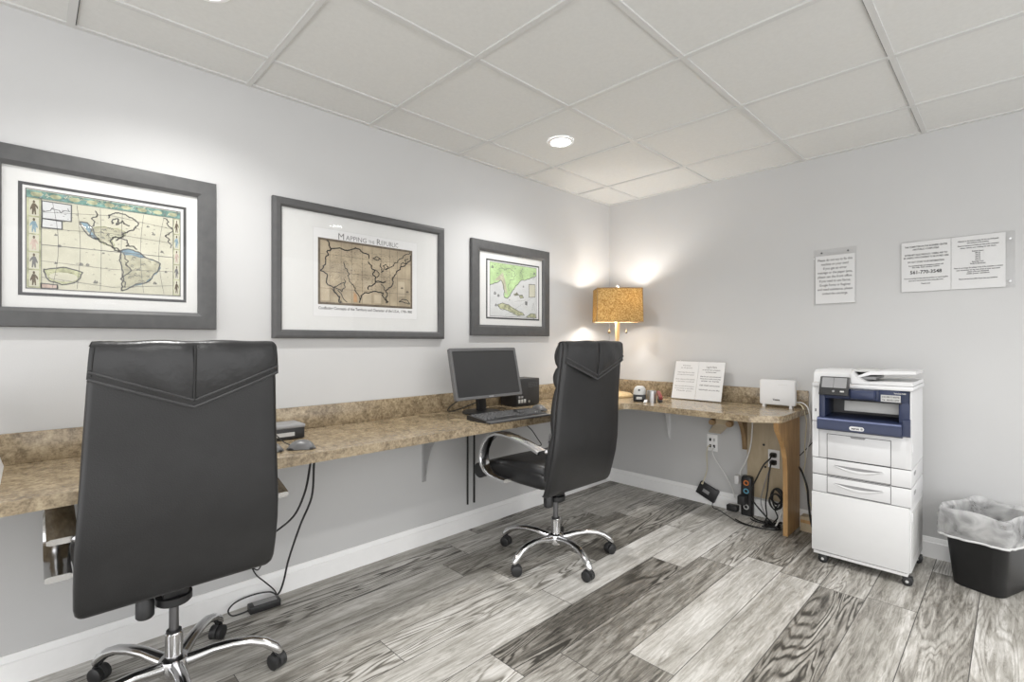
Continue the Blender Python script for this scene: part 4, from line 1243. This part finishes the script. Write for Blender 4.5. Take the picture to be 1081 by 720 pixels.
t = thing('wifi_router', 'white upright router on the right end of the worktop', 'router', (-0.115, -1.282, ZT), RW)
b = B()
b.loft([[(0.107 + px, y, 0.0975 + pz) for px, pz in rrect(0.107 - k, 0.0825 - k, 0.012, 4)] for y, k in ((-0.019, 0.005), (-0.016, 0.001), (-0.012, 0), (0.014, 0), (0.018, 0.002), (0.02, 0.006))])
b.obj('router_body', M['white'], t, angle=30)
for xx in (0.025, 0.187):
    B().loft([[(xx + px, py, z) for px, py in rrect(0.008 + k, 0.022 + k, 0.006, 3)] for z, k in ((0, 0.001), (0.018, 0))]).obj('foot', M['white'], t)
for k in range(5):
    B().bx(0.118 + 0.011 * k, 0.123 + 0.011 * k, -0.0195, -0.0188, 0.148, 0.151).obj('indicator_mark', M['lgrey'], t)
lettering([('Vonage', 0.103, 0.045, 0.018, 'CENTER', 0.042)], 'router_logo', M['ink'], t, -0.0196, 0.0006)

t = thing('notice_holder', 'white paper notice at the far left end of the worktop, mostly outside the picture', 'sign', (-3.682, -0.36, ZT), PI / 2)
h2 = lean(B().bx(0, 0.315, -0.002, 0.0015, 0.0, 0.28, bevel=0.0006).obj('acrylic_panel', M['acrylic'], t))
B().bx(0.004, 0.311, -0.0045, -0.0025, 0.004, 0.276).obj('paper_sheet', M['paper'], h2)
B().prism([(0.006, 0.0), (0.085, 0.0), (0.083, 0.003), (0.078, 0.003)], 0.1, 0.22, 'YZ').obj('rear_foot', M['acrylic'], t)

# ------------------------------------------------------------------ printer and its cabinet
# local x: to the viewer's right, y: towards the wall, z: up
t = thing('printer_cabinet', 'white rolling cabinet on black casters under the multifunction printer', 'cabinet', (-0.52, -1.688, 0), RW)
CW, CD = 0.430, 0.42
B().bx(0.0, CW, 0.012, CD, 0.062, 0.385, bevel=0.004).obj('cabinet_body', M['white2'], t)
B().bx(0.0, CW - 0.006, -0.008, 0.011, 0.065, 0.385, bevel=0.004).obj('cabinet_door', M['white2'], t)
B().bx(0.008, CW - 0.012, -0.004, CD - 0.005, 0.046, 0.062, bevel=0.002).obj('plinth', M['white2'], t)
B().bx(CW - 0.0005, CW + 0.003, 0.05, CD - 0.03, 0.12, 0.36, bevel=0.001).obj('side_panel', M['lgrey'], t)
B().bx(CW - 0.004, CW + 0.006, 0.012, 0.028, 0.315, 0.36, bevel=0.003).obj('side_latch', M['white'], t)
for xx, yy in ((0.045, 0.02), (CW - 0.022, 0.02), (0.045, CD - 0.04), (CW - 0.022, CD - 0.04)):
    b = B().mat(M['black'])
    for s_ in (-1, 1):
        b.lathe([(0.0, -0.008), (0.019, -0.008), (0.022, -0.006), (0.022, 0.006), (0.019, 0.008), (0.0, 0.008)], (xx + 0.006, yy + s_ * 0.012, 0.022), 22, 'Y', cap=False)
    b.bx(xx - 0.016, xx + 0.026, yy - 0.018, yy + 0.018, 0.034, 0.044, bevel=0.004)
    b.bx(xx - 0.012, xx + 0.016, yy - 0.012, yy + 0.012, 0.042, 0.0475)
    b.bx(xx + 0.0, xx + 0.012, yy - 0.004, yy + 0.004, 0.018, 0.04)
    b.mat(M['lgrey']); b.lathe([(0.0, -0.0215), (0.007, -0.0213), (0.007, -0.019)], (xx + 0.006, yy, 0.022), 12, 'Y', cap=False)
    b.obj('caster', None, t, angle=35)

t = thing('multifunction_printer', 'white and blue multifunction office printer standing on its white cabinet', 'printer', (-0.52, -1.690, 0.385), RW)
PW, PD = 0.430, 0.42
Z = lambda z: z - 0.385
b = B()
b.bx(0.0, PW, 0.0, PD, Z(0.387), Z(0.480), bevel=0.004)
b.bx(0.0, PW, 0.0, PD, Z(0.484), Z(0.572), bevel=0.004)
b.obj('lower_body', M['white'], t)
B().bx(0.004, PW - 0.004, 0.004, PD - 0.004, Z(0.385), Z(0.58)).obj('shadow_gap', M['gap_shade'], t)
# main body: two cheeks, back, floor; the centre is open for the output tray
b = B()
b.prism([(0.0, Z(0.576)), (0.012, Z(0.576)), (PD, Z(0.576)), (PD - 0.01, Z(0.985)), (0.012, Z(0.985)), (0.0, Z(0.94))], 0.0, 0.034, 'YZ')
b.prism([(0.0, Z(0.576)), (PD, Z(0.576)), (PD - 0.01, Z(0.985)), (0.012, Z(0.985)), (0.0, Z(0.94))], PW - 0.022, PW, 'YZ')
b.bx(0.03, PW - 0.02, 0.0, PD, Z(0.576), Z(0.760), bevel=0.002)
b.bx(0.03, PW - 0.02, 0.20, PD - 0.01, Z(0.755), Z(0.985), bevel=0.002)
b.bx(0.0, PW, 0.012, PD, Z(0.955), Z(0.986), bevel=0.004)
b.obj('main_body', M['white'], t, angle=30)
# front access door outline and drawers
def panel(x0, x1, z0, z1, name, y=-0.003, hollow=False):
    return B().bx(x0, x1, y, 0.01, Z(z0), Z(z1), bevel=0.0025).obj(name, M['white'], t)
def gaprect(x0, x1, z0, z1):
    return B().bx(x0 - 0.0022, x1 + 0.0022, -0.0012, 0.01, Z(z0) - 0.0022, Z(z1) + 0.0022).obj('panel_gap', M['gap_shade'], t)
gaprect(0.072, 0.347, 0.578, 0.708); d1 = panel(0.072, 0.347, 0.578, 0.708, 'front_door')
B().loft([[(0.21 + px, y, Z(0.703) + pz) for px, pz in ((-0.036 + k, 0.006), (0.036 - k, 0.006), (0.028 - k, -0.005), (-0.028 + k, -0.005))] for y, k in ((-0.0045, 0.0), (0.0, 0.0))]).obj('door_latch', M['mgrey'], d1)
for z0, z1 in ((0.490, 0.572), (0.392, 0.476)):
    gaprect(0.072, 0.347, z0, z1)
    dr = panel(0.072, 0.347, z0, z1, 'paper_drawer')
    zc = (z0 + z1) / 2 + 0.008
    n = 16
    up = [(-0.105 + 0.21 * k / n, 0.006 * 1) for k in range(n + 1)]
    lo = [(0.105 - 0.21 * k / n, 0.004 - 0.013 * math.sin(PI * k / n)) for k in range(n + 1)]
    b = B(); b.prism([(0.21 + x, Z(zc) + z) for x, z in up + lo], -0.0036, 0.0, 'XZ')
    b.obj('drawer_pull', M['mgrey'], dr)
    b = B()
    lo2 = [(0.11 - 0.22 * k / n, 0.003 - 0.030 * math.sin(PI * k / n)) for k in range(n + 1)]
    b.loft([[(0.21 + x, -0.0032, Z(zc) + 0.004 - 0.013 * math.sin(PI * k / n)) for k, (x, z) in enumerate(lo2)], [(0.21 + x, -0.0075, Z(zc) + 0.5 * (z + 0.004 - 0.013 * math.sin(PI * k / n)) ) for k, (x, z) in enumerate(lo2)], [(0.21 + x, -0.0032, Z(zc) + z) for k, (x, z) in enumerate(lo2)]], cap=False, closed=False)
    b.obj('drawer_lip', M['white'], dr, angle=60)
B().bx(-0.0008, 0.002, -0.001, 0.20, Z(0.77), Z(0.773)).obj('panel_gap', M['gap_shade'], t)
B().bx(0.0, 0.034, -0.0012, 0.006, Z(0.772), Z(0.7745)).obj('panel_gap', M['gap_shade'], t)
B().bx(0.014, 0.019, -0.0015, 0.004, Z(0.825), Z(0.84)).obj('indicator_window', M['black'], t)
# blue front: surround, ledge, catch tray
b = B()
b.bx(0.034, 0.062, -0.006, 0.20, Z(0.735), Z(0.93), bevel=0.003)                    # left jamb
b.bx(PW - 0.050, PW - 0.006, -0.006, 0.20, Z(0.78), Z(0.962), bevel=0.003)          # right jamb
b.bx(0.30, PW - 0.006, -0.006, 0.20, Z(0.897), Z(0.962), bevel=0.003)
b.bx(0.034, 0.31, -0.002, 0.20, Z(0.903), Z(0.958), bevel=0.003)
b.obj('blue_fascia', M['blue'], t)
b = B()
b.prism([(-0.034, Z(0.735)), (-0.042, Z(0.742)), (-0.042, Z(0.785)), (-0.034, Z(0.800)), (0.03, Z(0.803)), (0.20, Z(0.812)), (0.20, Z(0.74)), (0.0, Z(0.728))], 0.032, PW - 0.034, 'YZ')
b.prism([(0.0, Z(0.735)), (-0.015, Z(0.742)), (-0.012, Z(0.82)), (0.02, Z(0.835)), (0.2, Z(0.835)), (0.2, Z(0.735))], PW - 0.0345, PW - 0.004, 'YZ')
ledge = b.obj('catch_tray', M['blue'], t, angle=30)
B().tube([(0.034, -0.0385, Z(0.793)), (PW - 0.036, -0.0385, Z(0.793))], 0.005, 8, smooth=0).obj('tray_edge', M['blue2'], ledge)
B().bx(0.062, 0.39, 0.17, 0.21, Z(0.80), Z(0.91)).obj('cavity_back', M['dgrey'], t)
B().box((0.268, 0.050, Z(0.868)), (0.254, 0.008, 0.062), rot=Euler((R(-8), 0, 0)), bevel=0.002).obj('grey_flap', M['lgrey'], t)
B().box((0.265, 0.04, Z(0.900)), (0.257, 0.10, 0.006), bevel=0.002).obj('cavity_roof', M['black'], t)
b = B()
b.loft([[(0.235 + px, y, Z(0.934) + pz) for px, pz in rrect(0.054 - k, 0.024 - k, 0.008, 4)] for y, k in ((0.0, 0), (-0.035, 0.0), (-0.045, 0.004), (-0.048, 0.01))])
b.obj('blue_grip', M['blue'], t)
B().bx(0.308, 0.388, -0.0075, -0.005, Z(0.905), Z(0.939)).obj('sticker', M['lgrey'], t)
lettering([('SCAN HERE TO REGISTER', .348, Z(.926), .010, 'CENTER', .072), ('Tel.  800-821-2797', .348, Z(.911), .010, 'CENTER', .07)], 'sticker_lettering', M['inkg'], t, -0.0078, 0.0005)
lettering([('VersaLink B405', .431 - .022, Z(.946), .010, 'RIGHT', .048)], 'model_lettering', M['lgrey'], t, -0.0065, 0.0003)
b = B(); b.prism([(0.212 + px, Z(0.757) + pz) for px, pz in rrect(0.032, 0.0105, 0.010, 5)], -0.0432, -0.041, 'XZ')
bd = b.obj('logo_badge', M['white'], t)
lettering([('xerox', .206, Z(.7525), .015, 'CENTER', .036)], 'logo_lettering', M['ink'], bd, -0.0436, 0.0005)
b = B(); b.flat([(0.234 + 0.0055 * math.cos(2 * PI * k / 14), Z(0.757) + 0.0055 * math.sin(2 * PI * k / 14)) for k in range(14)], -0.0436)
b.obj('logo_ball', M['mgrey'], bd, flatsh=True, fix=False)
# touch screen, tilted
ts = Euler((R(-24), 0, 0))
b = B().box((0, 0, 0), (0.135, 0.014, 0.105), bevel=0.005)
scr = b.obj('touch_panel', M['black'], t, loc=(0.112, -0.038, Z(0.972)), rot=ts)
B().bx(-0.056, 0.056, -0.0078, -0.006, -0.012, 0.045).obj('display', M['mgrey'], scr)
B().bx(-0.003, -0.001, -0.0082, -0.006, -0.012, 0.045).obj('display_line', M['dgrey'], scr)
B().bx(0.03, 0.048, -0.0078, -0.006, -0.035, -0.027).obj('home_button', M['lgrey'], scr)
B().lathe([(0.0, -0.0078), (0.006, -0.0076), (0.006, -0.006)], (0, 0, -0.031), 14, 'Y', cap=False).obj('round_button', M['mgrey'], scr)
B().box((0.112, -0.014, Z(0.938)), (0.11, 0.04, 0.014), bevel=0.004).obj('panel_mount', M['black'], t)
# scanner lid and document feeder
B().bx(0.0, PW + 0.006, -0.004, PD, Z(0.962), Z(0.985), bevel=0.006).obj('scanner_deck', M['white'], t)
b = B()
b.prism([(0.012, Z(0.987)), (0.02, Z(1.036)), (0.05, Z(1.052)), (0.33, Z(1.052)), (0.38, Z(1.02)), (0.385, Z(0.987))], 0.004, 0.18, 'YZ')
b.obj('feeder_housing', M['white'], t, angle=30)
b = B(); b.prism([(0.18, Z(0.987)), (PW + 0.004, Z(0.987)), (PW + 0.004, Z(1.006)), (0.32, Z(1.004)), (0.24, Z(0.998)), (0.205, Z(1.02)), (0.18, Z(1.045))], 0.0, PD - 0.02, 'XZ')
b.obj('scanner_lid', M['white'], t, angle=30)
b = B()
b.prism([(0.19, Z(1.012)), (0.255, Z(1.034)), (PW + 0.01, Z(1.044)), (PW + 0.012, Z(1.058)), (0.30, Z(1.056)), (0.25, Z(1.052)), (0.19, Z(1.022))], 0.06, 0.33, 'XZ')
b.obj('document_tray', M['white'], t, angle=30)
B().bx(0.165, 0.275, 0.08, 0.31, Z(1.046), Z(1.060), bevel=0.003).obj('paper_guide', M['lgrey'], t)
B().bx(0.183, 0.275, 0.075, 0.31, Z(1.008), Z(1.024), bevel=0.003).obj('output_slot', M['mgrey'], t)
# slots in the right-hand side
for zz in (0.535, 0.437):
    B().bx(PW - 0.001, PW + 0.0012, 0.08, 0.14, Z(zz), Z(zz + 0.018)).obj('side_grip', M['mgrey'], t)
B().bx(PW - 0.001, PW + 0.003, 0.02, 0.04, Z(0.655), Z(0.70), bevel=0.001).obj('side_button', M['white'], t)

# ------------------------------------------------------------------ waste bin
t = thing('waste_bin', 'black plastic waste bin with a clear liner folded over its rim, right of the printer', 'bin', (-0.215, -2.385, 0), R(-20))
def bring(z, hx, hy, r, wob=0.0, ph=0.0):
    base = rrect(hx, hy, r, 8)
    out = []
    n = len(base)
    dn = []
    for i_ in range(n):
        a, c = base[i_], base[(i_ + 1) % n]
        dn.append(a)
        d = math.hypot(c[0] - a[0], c[1] - a[1])
        if d > 0.06:
            for k in range(1, 8): dn.append((a[0] + (c[0] - a[0]) * k / 8, a[1] + (c[1] - a[1]) * k / 8))
    m_ = len(dn)
    for i_, (x, y) in enumerate(dn):
        an = 2 * PI * i_ / m_
        w = wob * (math.sin(7 * an + ph) + 0.6 * math.sin(15 * an + 2 * ph) + 0.4 * math.sin(26 * an + 3.1 * ph))
        out.append((x * (1 + w / hx), y * (1 + w / hy), z))
    return out
b = B()
b.loft([bring(0.0, 0.130, 0.095, 0.045), bring(0.004, 0.135, 0.100, 0.048), bring(0.34, 0.172, 0.128, 0.055), bring(0.355, 0.177, 0.133, 0.056), bring(0.36, 0.177, 0.133, 0.056), bring(0.356, 0.168, 0.124, 0.052), bring(0.012, 0.128, 0.092, 0.045)], cap=True)
b.obj('bin_body', M['bin'], t, angle=40)
b = B()
loops = [bring(0.10, 0.118, 0.082, 0.040, 0.003, 1.0), bring(0.22, 0.130, 0.092, 0.042, 0.005, 1.6), bring(0.32, 0.146, 0.106, 0.046, 0.003, 2.2), bring(0.368, 0.163, 0.119, 0.050, 0.001, 0.4)]
top = bring(0.385, 0.176, 0.132, 0.055, 0.001, 0.4)
loops.append([(x, y, z + 0.006 * math.sin(5 * 2 * PI * i_ / len(top))) for i_, (x, y, z) in enumerate(top)])
loops += [bring(0.372, 0.186, 0.142, 0.06, 0.001, 0.9), bring(0.33, 0.190, 0.146, 0.06, 0.003, 1.4), bring(0.28, 0.188, 0.145, 0.06, 0.005, 1.9)]
low = bring(0.248, 0.183, 0.141, 0.06, 0.005, 2.4)
loops.append([(x, y, z + 0.006 * math.sin(2 * 2 * PI * i_ / len(low) + 1.0)) for i_, (x, y, z) in enumerate(low)])
b.loft(loops, cap=False)
liner = b.obj('liner_bag', M['bag'], t, angle=80, fix=False)
b = B()
hem = [Vector((x * 1.004, y * 1.004, z)) for x, y, z in loops[-1]]
b.tube(hem + [hem[0]], 0.0055, 8, smooth=0)
b.obj('liner_hem', M['hem'], liner)

# ------------------------------------------------------------------ outlets, power strip, cables on the right wall
def outlet(label, y, z, rows=2, cols=2):
    t = thing('wall_outlet', label, 'outlet', (0, y, z), RW)
    B().bx(-0.039, 0.039, -0.006, 0, -0.061, 0.061, bevel=0.002).obj('cover_plate', M['trim'], t)
    for r_ in range(rows):
        for c_ in range(cols):
            cx = 0 if cols == 1 else (-0.014 + 0.028 * c_)
            B().bx(cx - 0.008, cx + 0.008, -0.0075, -0.005, -0.035 + 0.047 * r_, -0.013 + 0.047 * r_, bevel=0.001).obj('socket', M['black'] if (r_ + c_) != 2 or cols == 1 else M['lgrey'], t)
    return t
outlet('white four-port wall jack above the hanging black adapter', -0.907, 0.458)
t = thing('wall_outlet', 'white wall outlet with two black plugs behind the wooden end leg', 'outlet', (-0.018, -1.335, 0.415), RW)
B().bx(-0.036, 0.036, -0.006, 0, -0.061, 0.061, bevel=0.002).obj('cover_plate', M['trim'], t)
for zz in (-0.024, 0.024):
    B().bx(-0.016, 0.016, -0.008, -0.005, zz - 0.017, zz + 0.017, bevel=0.002).obj('receptacle', M['lgrey'], t)
def cable(label, pts, r, m, name='cable', group=None, cat='cable'):
    return tag(B().tube(pts, r, 8).obj(name, m), label, cat, group)
for k, (zz, lab) in enumerate(((0.442, 'upper black plug with its cord hanging from the outlet behind the wooden leg'), (0.392, 'lower black plug with its cord hanging from the outlet behind the wooden leg'))):
    t = thing('plug', lab, 'plug', (-0.028, -1.335, zz), RW)
    b = B()
    b.loft([[(px, y, pz) for px, pz in rrect(0.020 - k_, 0.016 - k_, 0.009, 4)] for y, k_ in ((0.002, 0.0), (-0.022, 0.001), (-0.036, 0.006), (-0.046, 0.010))])
    b.obj('plug_head', M['black'], t)
    if k == 0:
        pp = [(0, -0.044, 0), (0.0, -0.075, -0.015), (-0.035, -0.085, -0.06), (-0.075, -0.09, -0.15), (-0.11, -0.09, -0.24), (-0.10, -0.09, -0.31), (-0.04, -0.10, -0.37), (0.02, -0.10, -0.425)]
    else:
        pp = [(0, -0.044, 0), (0.0, -0.065, -0.02), (-0.005, -0.075, -0.08), (-0.012, -0.08, -0.17), (-0.02, -0.09, -0.26), (-0.01, -0.1, -0.34), (-0.02, -0.11, -0.383)]
    B().tube(pp, 0.005, 8).obj('cord', M['cable_k'], t)

t = thing('power_strip', 'black upright power strip with coloured socket rings standing against the right wall', 'power strip', (-0.088, -1.172, 0), RW)
b = B()
b.loft([[(px, py + 0.045, z) for px, py in rrect(0.040 * k, 0.026 * k, 0.018 * k, 4)] for z, k in ((0.0, 0.96), (0.01, 1.0), (0.24, 1.0), (0.262, 0.92), (0.272, 0.7))])
b.obj('strip_body', M['black'], t, angle=40)
for xx, zz, mm in ((-0.012, 0.228, 'orange'), (-0.012, 0.172, 'cyan'), (-0.012, 0.062, 'lgrey')):
    B().lathe([(0.011, 0.0185), (0.011, 0.0165), (0.018, 0.0160), (0.019, 0.0185)], (xx + 0.012, 0, zz), 20, 'Y', cap=False).obj('socket_ring', M[mm], t)
B().tube([(0.0, 0.045, 0.0), (0.03, 0.03, 0.004), (0.08, -0.02, 0.006), (0.14, -0.03, 0.006), (0.20, 0.0, 0.006), (0.22, 0.04, 0.006)], 0.005, 8).obj('power_cord', M['cable_k'], t)
t = thing('plug_adapter', 'black block adapter plugged into the left side of the power strip', 'adapter', (-0.11, -1.135, 0.045), RW)
B().bx(-0.075, -0.004, -0.02, 0.03, -0.018, 0.022, bevel=0.004).obj('adapter_body', M['black'], t)
t = thing('plug_adapter', 'black block adapter plugged into the front of the power strip', 'adapter', (-0.092, -1.172, 0.118), RW)
B().bx(-0.035, 0.012, -0.045, 0.022, -0.03, 0.03, bevel=0.004).obj('adapter_body', M['black'], t)

t = thing('network_adapter', 'black box hanging tilted on its cable below the wall jack', 'adapter', (-0.022, -0.880, 0.094), RW)
b = B()
rot = Euler((R(-6), R(23), 0))
b.box((0, 0, 0), (0.148, 0.03, 0.098), rot=rot, bevel=0.006)
ab = b.obj('adapter_body', M['black'], t)
b = B(); b.box((-0.006, -0.016, 0.002), (0.05, 0.002, 0.024), rot=rot, bevel=0.0008); b.obj('logo_label', M['mgrey'], ab)
b = B(); b.box((0.075, 0.0, 0.022), (0.02, 0.01, 0.014), rot=rot, bevel=0.001); b.obj('side_clip', M['dgrey'], ab)
b = B(); b.box((-0.035, -0.012, 0.058), (0.014, 0.012, 0.014), rot=rot, bevel=0.002); b.obj('cable_plug', M['cable_y'], ab)
cable('ivory cable from the wall jack down to the hanging black adapter', [(-0.012, -0.895, 0.438), (-0.05, -0.893, 0.43), (-0.055, -0.887, 0.37), (-0.035, -0.882, 0.27), (-0.035, -0.862, 0.19), (-0.035, -0.848, 0.155)], 0.0035, M['cable_y'])
cable('white cable sagging from the wall jack across to the power strip', [(-0.012, -0.92, 0.43), (-0.045, -0.925, 0.40), (-0.04, -0.95, 0.34), (-0.03, -1.01, 0.25), (-0.03, -1.06, 0.16), (-0.04, -1.085, 0.10)], 0.0035, M['cable_w'])
cable('white cable dropping from the worktop to the power strip', [(-0.05, -1.205, 0.738), (-0.045, -1.205, 0.66), (-0.045, -1.195, 0.5), (-0.05, -1.165, 0.38), (-0.06, -1.135, 0.31), (-0.07, -1.13, 0.27)], 0.0045, M['cable_w'])
t = thing('charger_plug', 'white charger block at the top left of the power strip', 'adapter', (-0.085, -1.128, 0.245), RW)
B().bx(-0.025, 0.004, -0.016, 0.022, -0.03, 0.03, bevel=0.005).obj('charger_body', M['white'], t)
cable('white cable leaning against the wooden end leg down to the floor', [(-0.06, -1.43, 0.37), (-0.085, -1.43, 0.3), (-0.09, -1.425, 0.18), (-0.12, -1.41, 0.09), (-0.17, -1.40, 0.03), (-0.21, -1.385, 0.006), (-0.24, -1.36, 0.005)], 0.005, M['cable_w'])
cable('thin grey cable looping down the plywood board to the floor', [(-0.03, -1.31, 0.34), (-0.05, -1.285, 0.24), (-0.06, -1.265, 0.12), (-0.09, -1.30, 0.05), (-0.14, -1.34, 0.006), (-0.17, -1.36, 0.005)], 0.0028, M['mgrey'])
cable('thin dark cable lying on the floor below the hanging adapter', [(-0.05, -0.93, 0.045), (-0.07, -0.94, 0.004), (-0.10, -1.0, 0.004), (-0.18, -1.10, 0.004), (-0.25, -1.20, 0.004), (-0.25, -1.30, 0.004), (-0.22, -1.38, 0.004)], 0.0025, M['cable_k'])
cable('black cable curving on the floor in front of the power strip', [(-0.20, -1.15, 0.005), (-0.24, -1.22, 0.005), (-0.25, -1.32, 0.005), (-0.22, -1.40, 0.006), (-0.17, -1.42, 0.006), (-0.14, -1.36, 0.006), (-0.15, -1.27, 0.006), (-0.12, -1.22, 0.006)], 0.0045, M['cable_k'])
# tied coil of black cable
b = B()
pts = []
for k in range(70):
    a = k * 0.62
    pts.append((-0.10 + 0.018 * math.sin(a * 0.37), -1.375 + 0.034 * math.cos(a) * (1 + 0.18 * math.sin(k)), 0.17 + 0.055 * math.sin(a) + 0.02 * math.sin(k * 0.21)))
for k in range(9):
    pts.append((-0.10 - 0.01 * k, -1.385 + 0.012 * math.sin(k), 0.13 - 0.014 * k))
b.tube(pts, 0.0045, 6, smooth=3)
coil = tag(b.obj('cable_coil', M['cable_k']), 'tangled coil of black cable bunched beside the wooden end leg', 'cable')
b = B(); pts = [(-0.18 + 0.05 * math.sin(k * 1.3), -1.37 + 0.045 * math.cos(k * 1.7), 0.008 + 0.0012 * k) for k in range(16)]
b.tube(pts, 0.0045, 6, smooth=4)
tag(b.obj('cable_coil', M['cable_k']), 'loops of black cable piled on the floor at the foot of the wooden leg', 'cable')
# cables between the end leg and the printer
cable('ivory cable arching from the router over the worktop end, inner of two', [(-0.085, -1.490, 0.805), (-0.09, -1.515, 0.803), (-0.10, -1.535, 0.775), (-0.10, -1.550, 0.70), (-0.08, -1.540, 0.60), (-0.06, -1.530, 0.52), (-0.05, -1.532, 0.44), (-0.05, -1.520, 0.36), (-0.05, -1.530, 0.28), (-0.06, -1.555, 0.2), (-0.08, -1.585, 0.12)], 0.0036, M['cable_y'])
cable('ivory cable arching from the router over the worktop end, outer of two', [(-0.08, -1.490, 0.815), (-0.085, -1.525, 0.815), (-0.10, -1.560, 0.785), (-0.10, -1.572, 0.70), (-0.07, -1.562, 0.60), (-0.05, -1.540, 0.50), (-0.04, -1.525, 0.40)], 0.0036, M['cable_w'])
cable('thick black cable curving out from behind the wooden end leg towards the printer', [(-0.06, -1.500, 0.395), (-0.10, -1.522, 0.385), (-0.12, -1.545, 0.345), (-0.12, -1.562, 0.28), (-0.11, -1.566, 0.18), (-0.11, -1.585, 0.05), (-0.10, -1.62, 0.008)], 0.0065, M['cable_k'])
cable('thin dark cable zigzagging on the wall left of the printer', [(-0.05, -1.50, 0.47), (-0.05, -1.52, 0.495), (-0.04, -1.545, 0.53), (-0.03, -1.58, 0.575), (-0.03, -1.63, 0.6)], 0.003, M['cable_k'])
t = thing('small_box', 'small brown cardboard box on the floor between wooden leg and printer cabinet', 'box', (-0.07, -1.545, 0), RW)
B().bx(-0.03, 0.045, -0.03, 0.04, 0.0, 0.095, bevel=0.002).obj('carton', M['ply'], t)
B().bx(-0.028, 0.043, -0.0305, -0.0295, 0.055, 0.075).obj('tape_band', M['wood'], t)

# ------------------------------------------------------------------ cables at the near and middle workstations
cable('black cable hanging below the worktop, nearer the chair of two', [(-2.812, -0.50, 0.738), (-2.812, -0.49, 0.70), (-2.796, -0.40, 0.579), (-2.785, -0.25, 0.44), (-2.825, -0.12, 0.339), (-2.90, -0.08, 0.27), (-3.0, -0.06, 0.22)], 0.0045, M['cable_k'])
cable('long black cable hanging below the worktop down to the floor adapter', [(-2.797, -0.50, 0.738), (-2.795, -0.49, 0.70), (-2.759, -0.38, 0.547), (-2.757, -0.25, 0.391), (-2.758, -0.12, 0.203), (-2.757, -0.06, 0.09), (-2.768, -0.045, 0.035), (-2.790, -0.06, 0.022)], 0.0045, M['cable_k'])
cable('thin black cable looping up from the floor adapter behind the near chair', [(-2.785, -0.045, 0.02), (-2.80, -0.045, 0.05), (-2.84, -0.05, 0.10), (-2.88, -0.055, 0.15), (-2.90, -0.06, 0.21), (-2.88, -0.06, 0.25), (-2.85, -0.06, 0.22), (-2.87, -0.06, 0.17), (-2.90, -0.06, 0.19)], 0.003, M['cable_k'])
t = thing('power_adapter', 'black power brick on the floor by the baseboard behind the near chair', 'adapter', (-2.850, -0.090, 0), R(-4))
B().bx(-0.070, 0.060, -0.027, 0.027, 0.0, 0.032, bevel=0.005).obj('brick', M['black'], t)
B().bx(-0.05, 0.045, -0.02, 0.02, 0.0315, 0.0330).obj('rating_label', M['mgrey'], t)
B().tube([(-0.068, 0, 0.012), (-0.10, -0.003, 0.010), (-0.135, 0.0, 0.012), (-0.145, 0.02, 0.03), (-0.11, 0.045, 0.045), (-0.04, 0.05, 0.052), (0.03, 0.045, 0.044), (0.062, 0.035, 0.02)], 0.0035, 8).obj('adapter_cord', M['cable_k'], t)
for k, (x, lab) in enumerate(((-1.60, 'black vertical cable on the wall under the monitor, left of a pair'), (-1.545, 'black vertical cable on the wall under the monitor, right of a pair'))):
    cable(lab, [(x, -0.008, 0.738), (x, -0.008, 0.5), (x, -0.008, 0.25), (x, -0.008, 0.16)], 0.006, M['cable_k'])
b = B()
pts = [(-1.70 + 0.022 * k, -0.40 + 0.03 * math.sin(k * 1.9), 0.722 - 0.016 * abs(math.sin(k * 2.3))) for k in range(11)]
b.tube(pts, 0.005, 8, smooth=4)
tag(b.obj('cable_bundle', M['cable_k']), 'bunched black cable fixed under the worktop above the middle chair armrest', 'cable')
cable('thin black cable sloping from under the worktop to behind the middle chair', [(-1.50, -0.40, 0.728), (-1.42, -0.40, 0.67), (-1.34, -0.38, 0.60), (-1.25, -0.33, 0.54), (-1.15, -0.2, 0.50)], 0.003, M['cable_k'])
cable('dark cables looping behind the monitor base', [(-1.62, -0.14, ZT + 0.12), (-1.75, -0.08, ZT + 0.06), (-1.80, -0.06, ZT + 0.012), (-1.72, -0.05, ZT + 0.006), (-1.55, -0.07, ZT + 0.05), (-1.45, -0.08, ZT + 0.09), (-1.36, -0.05, ZT + 0.10)], 0.0035, M['cable_k'])
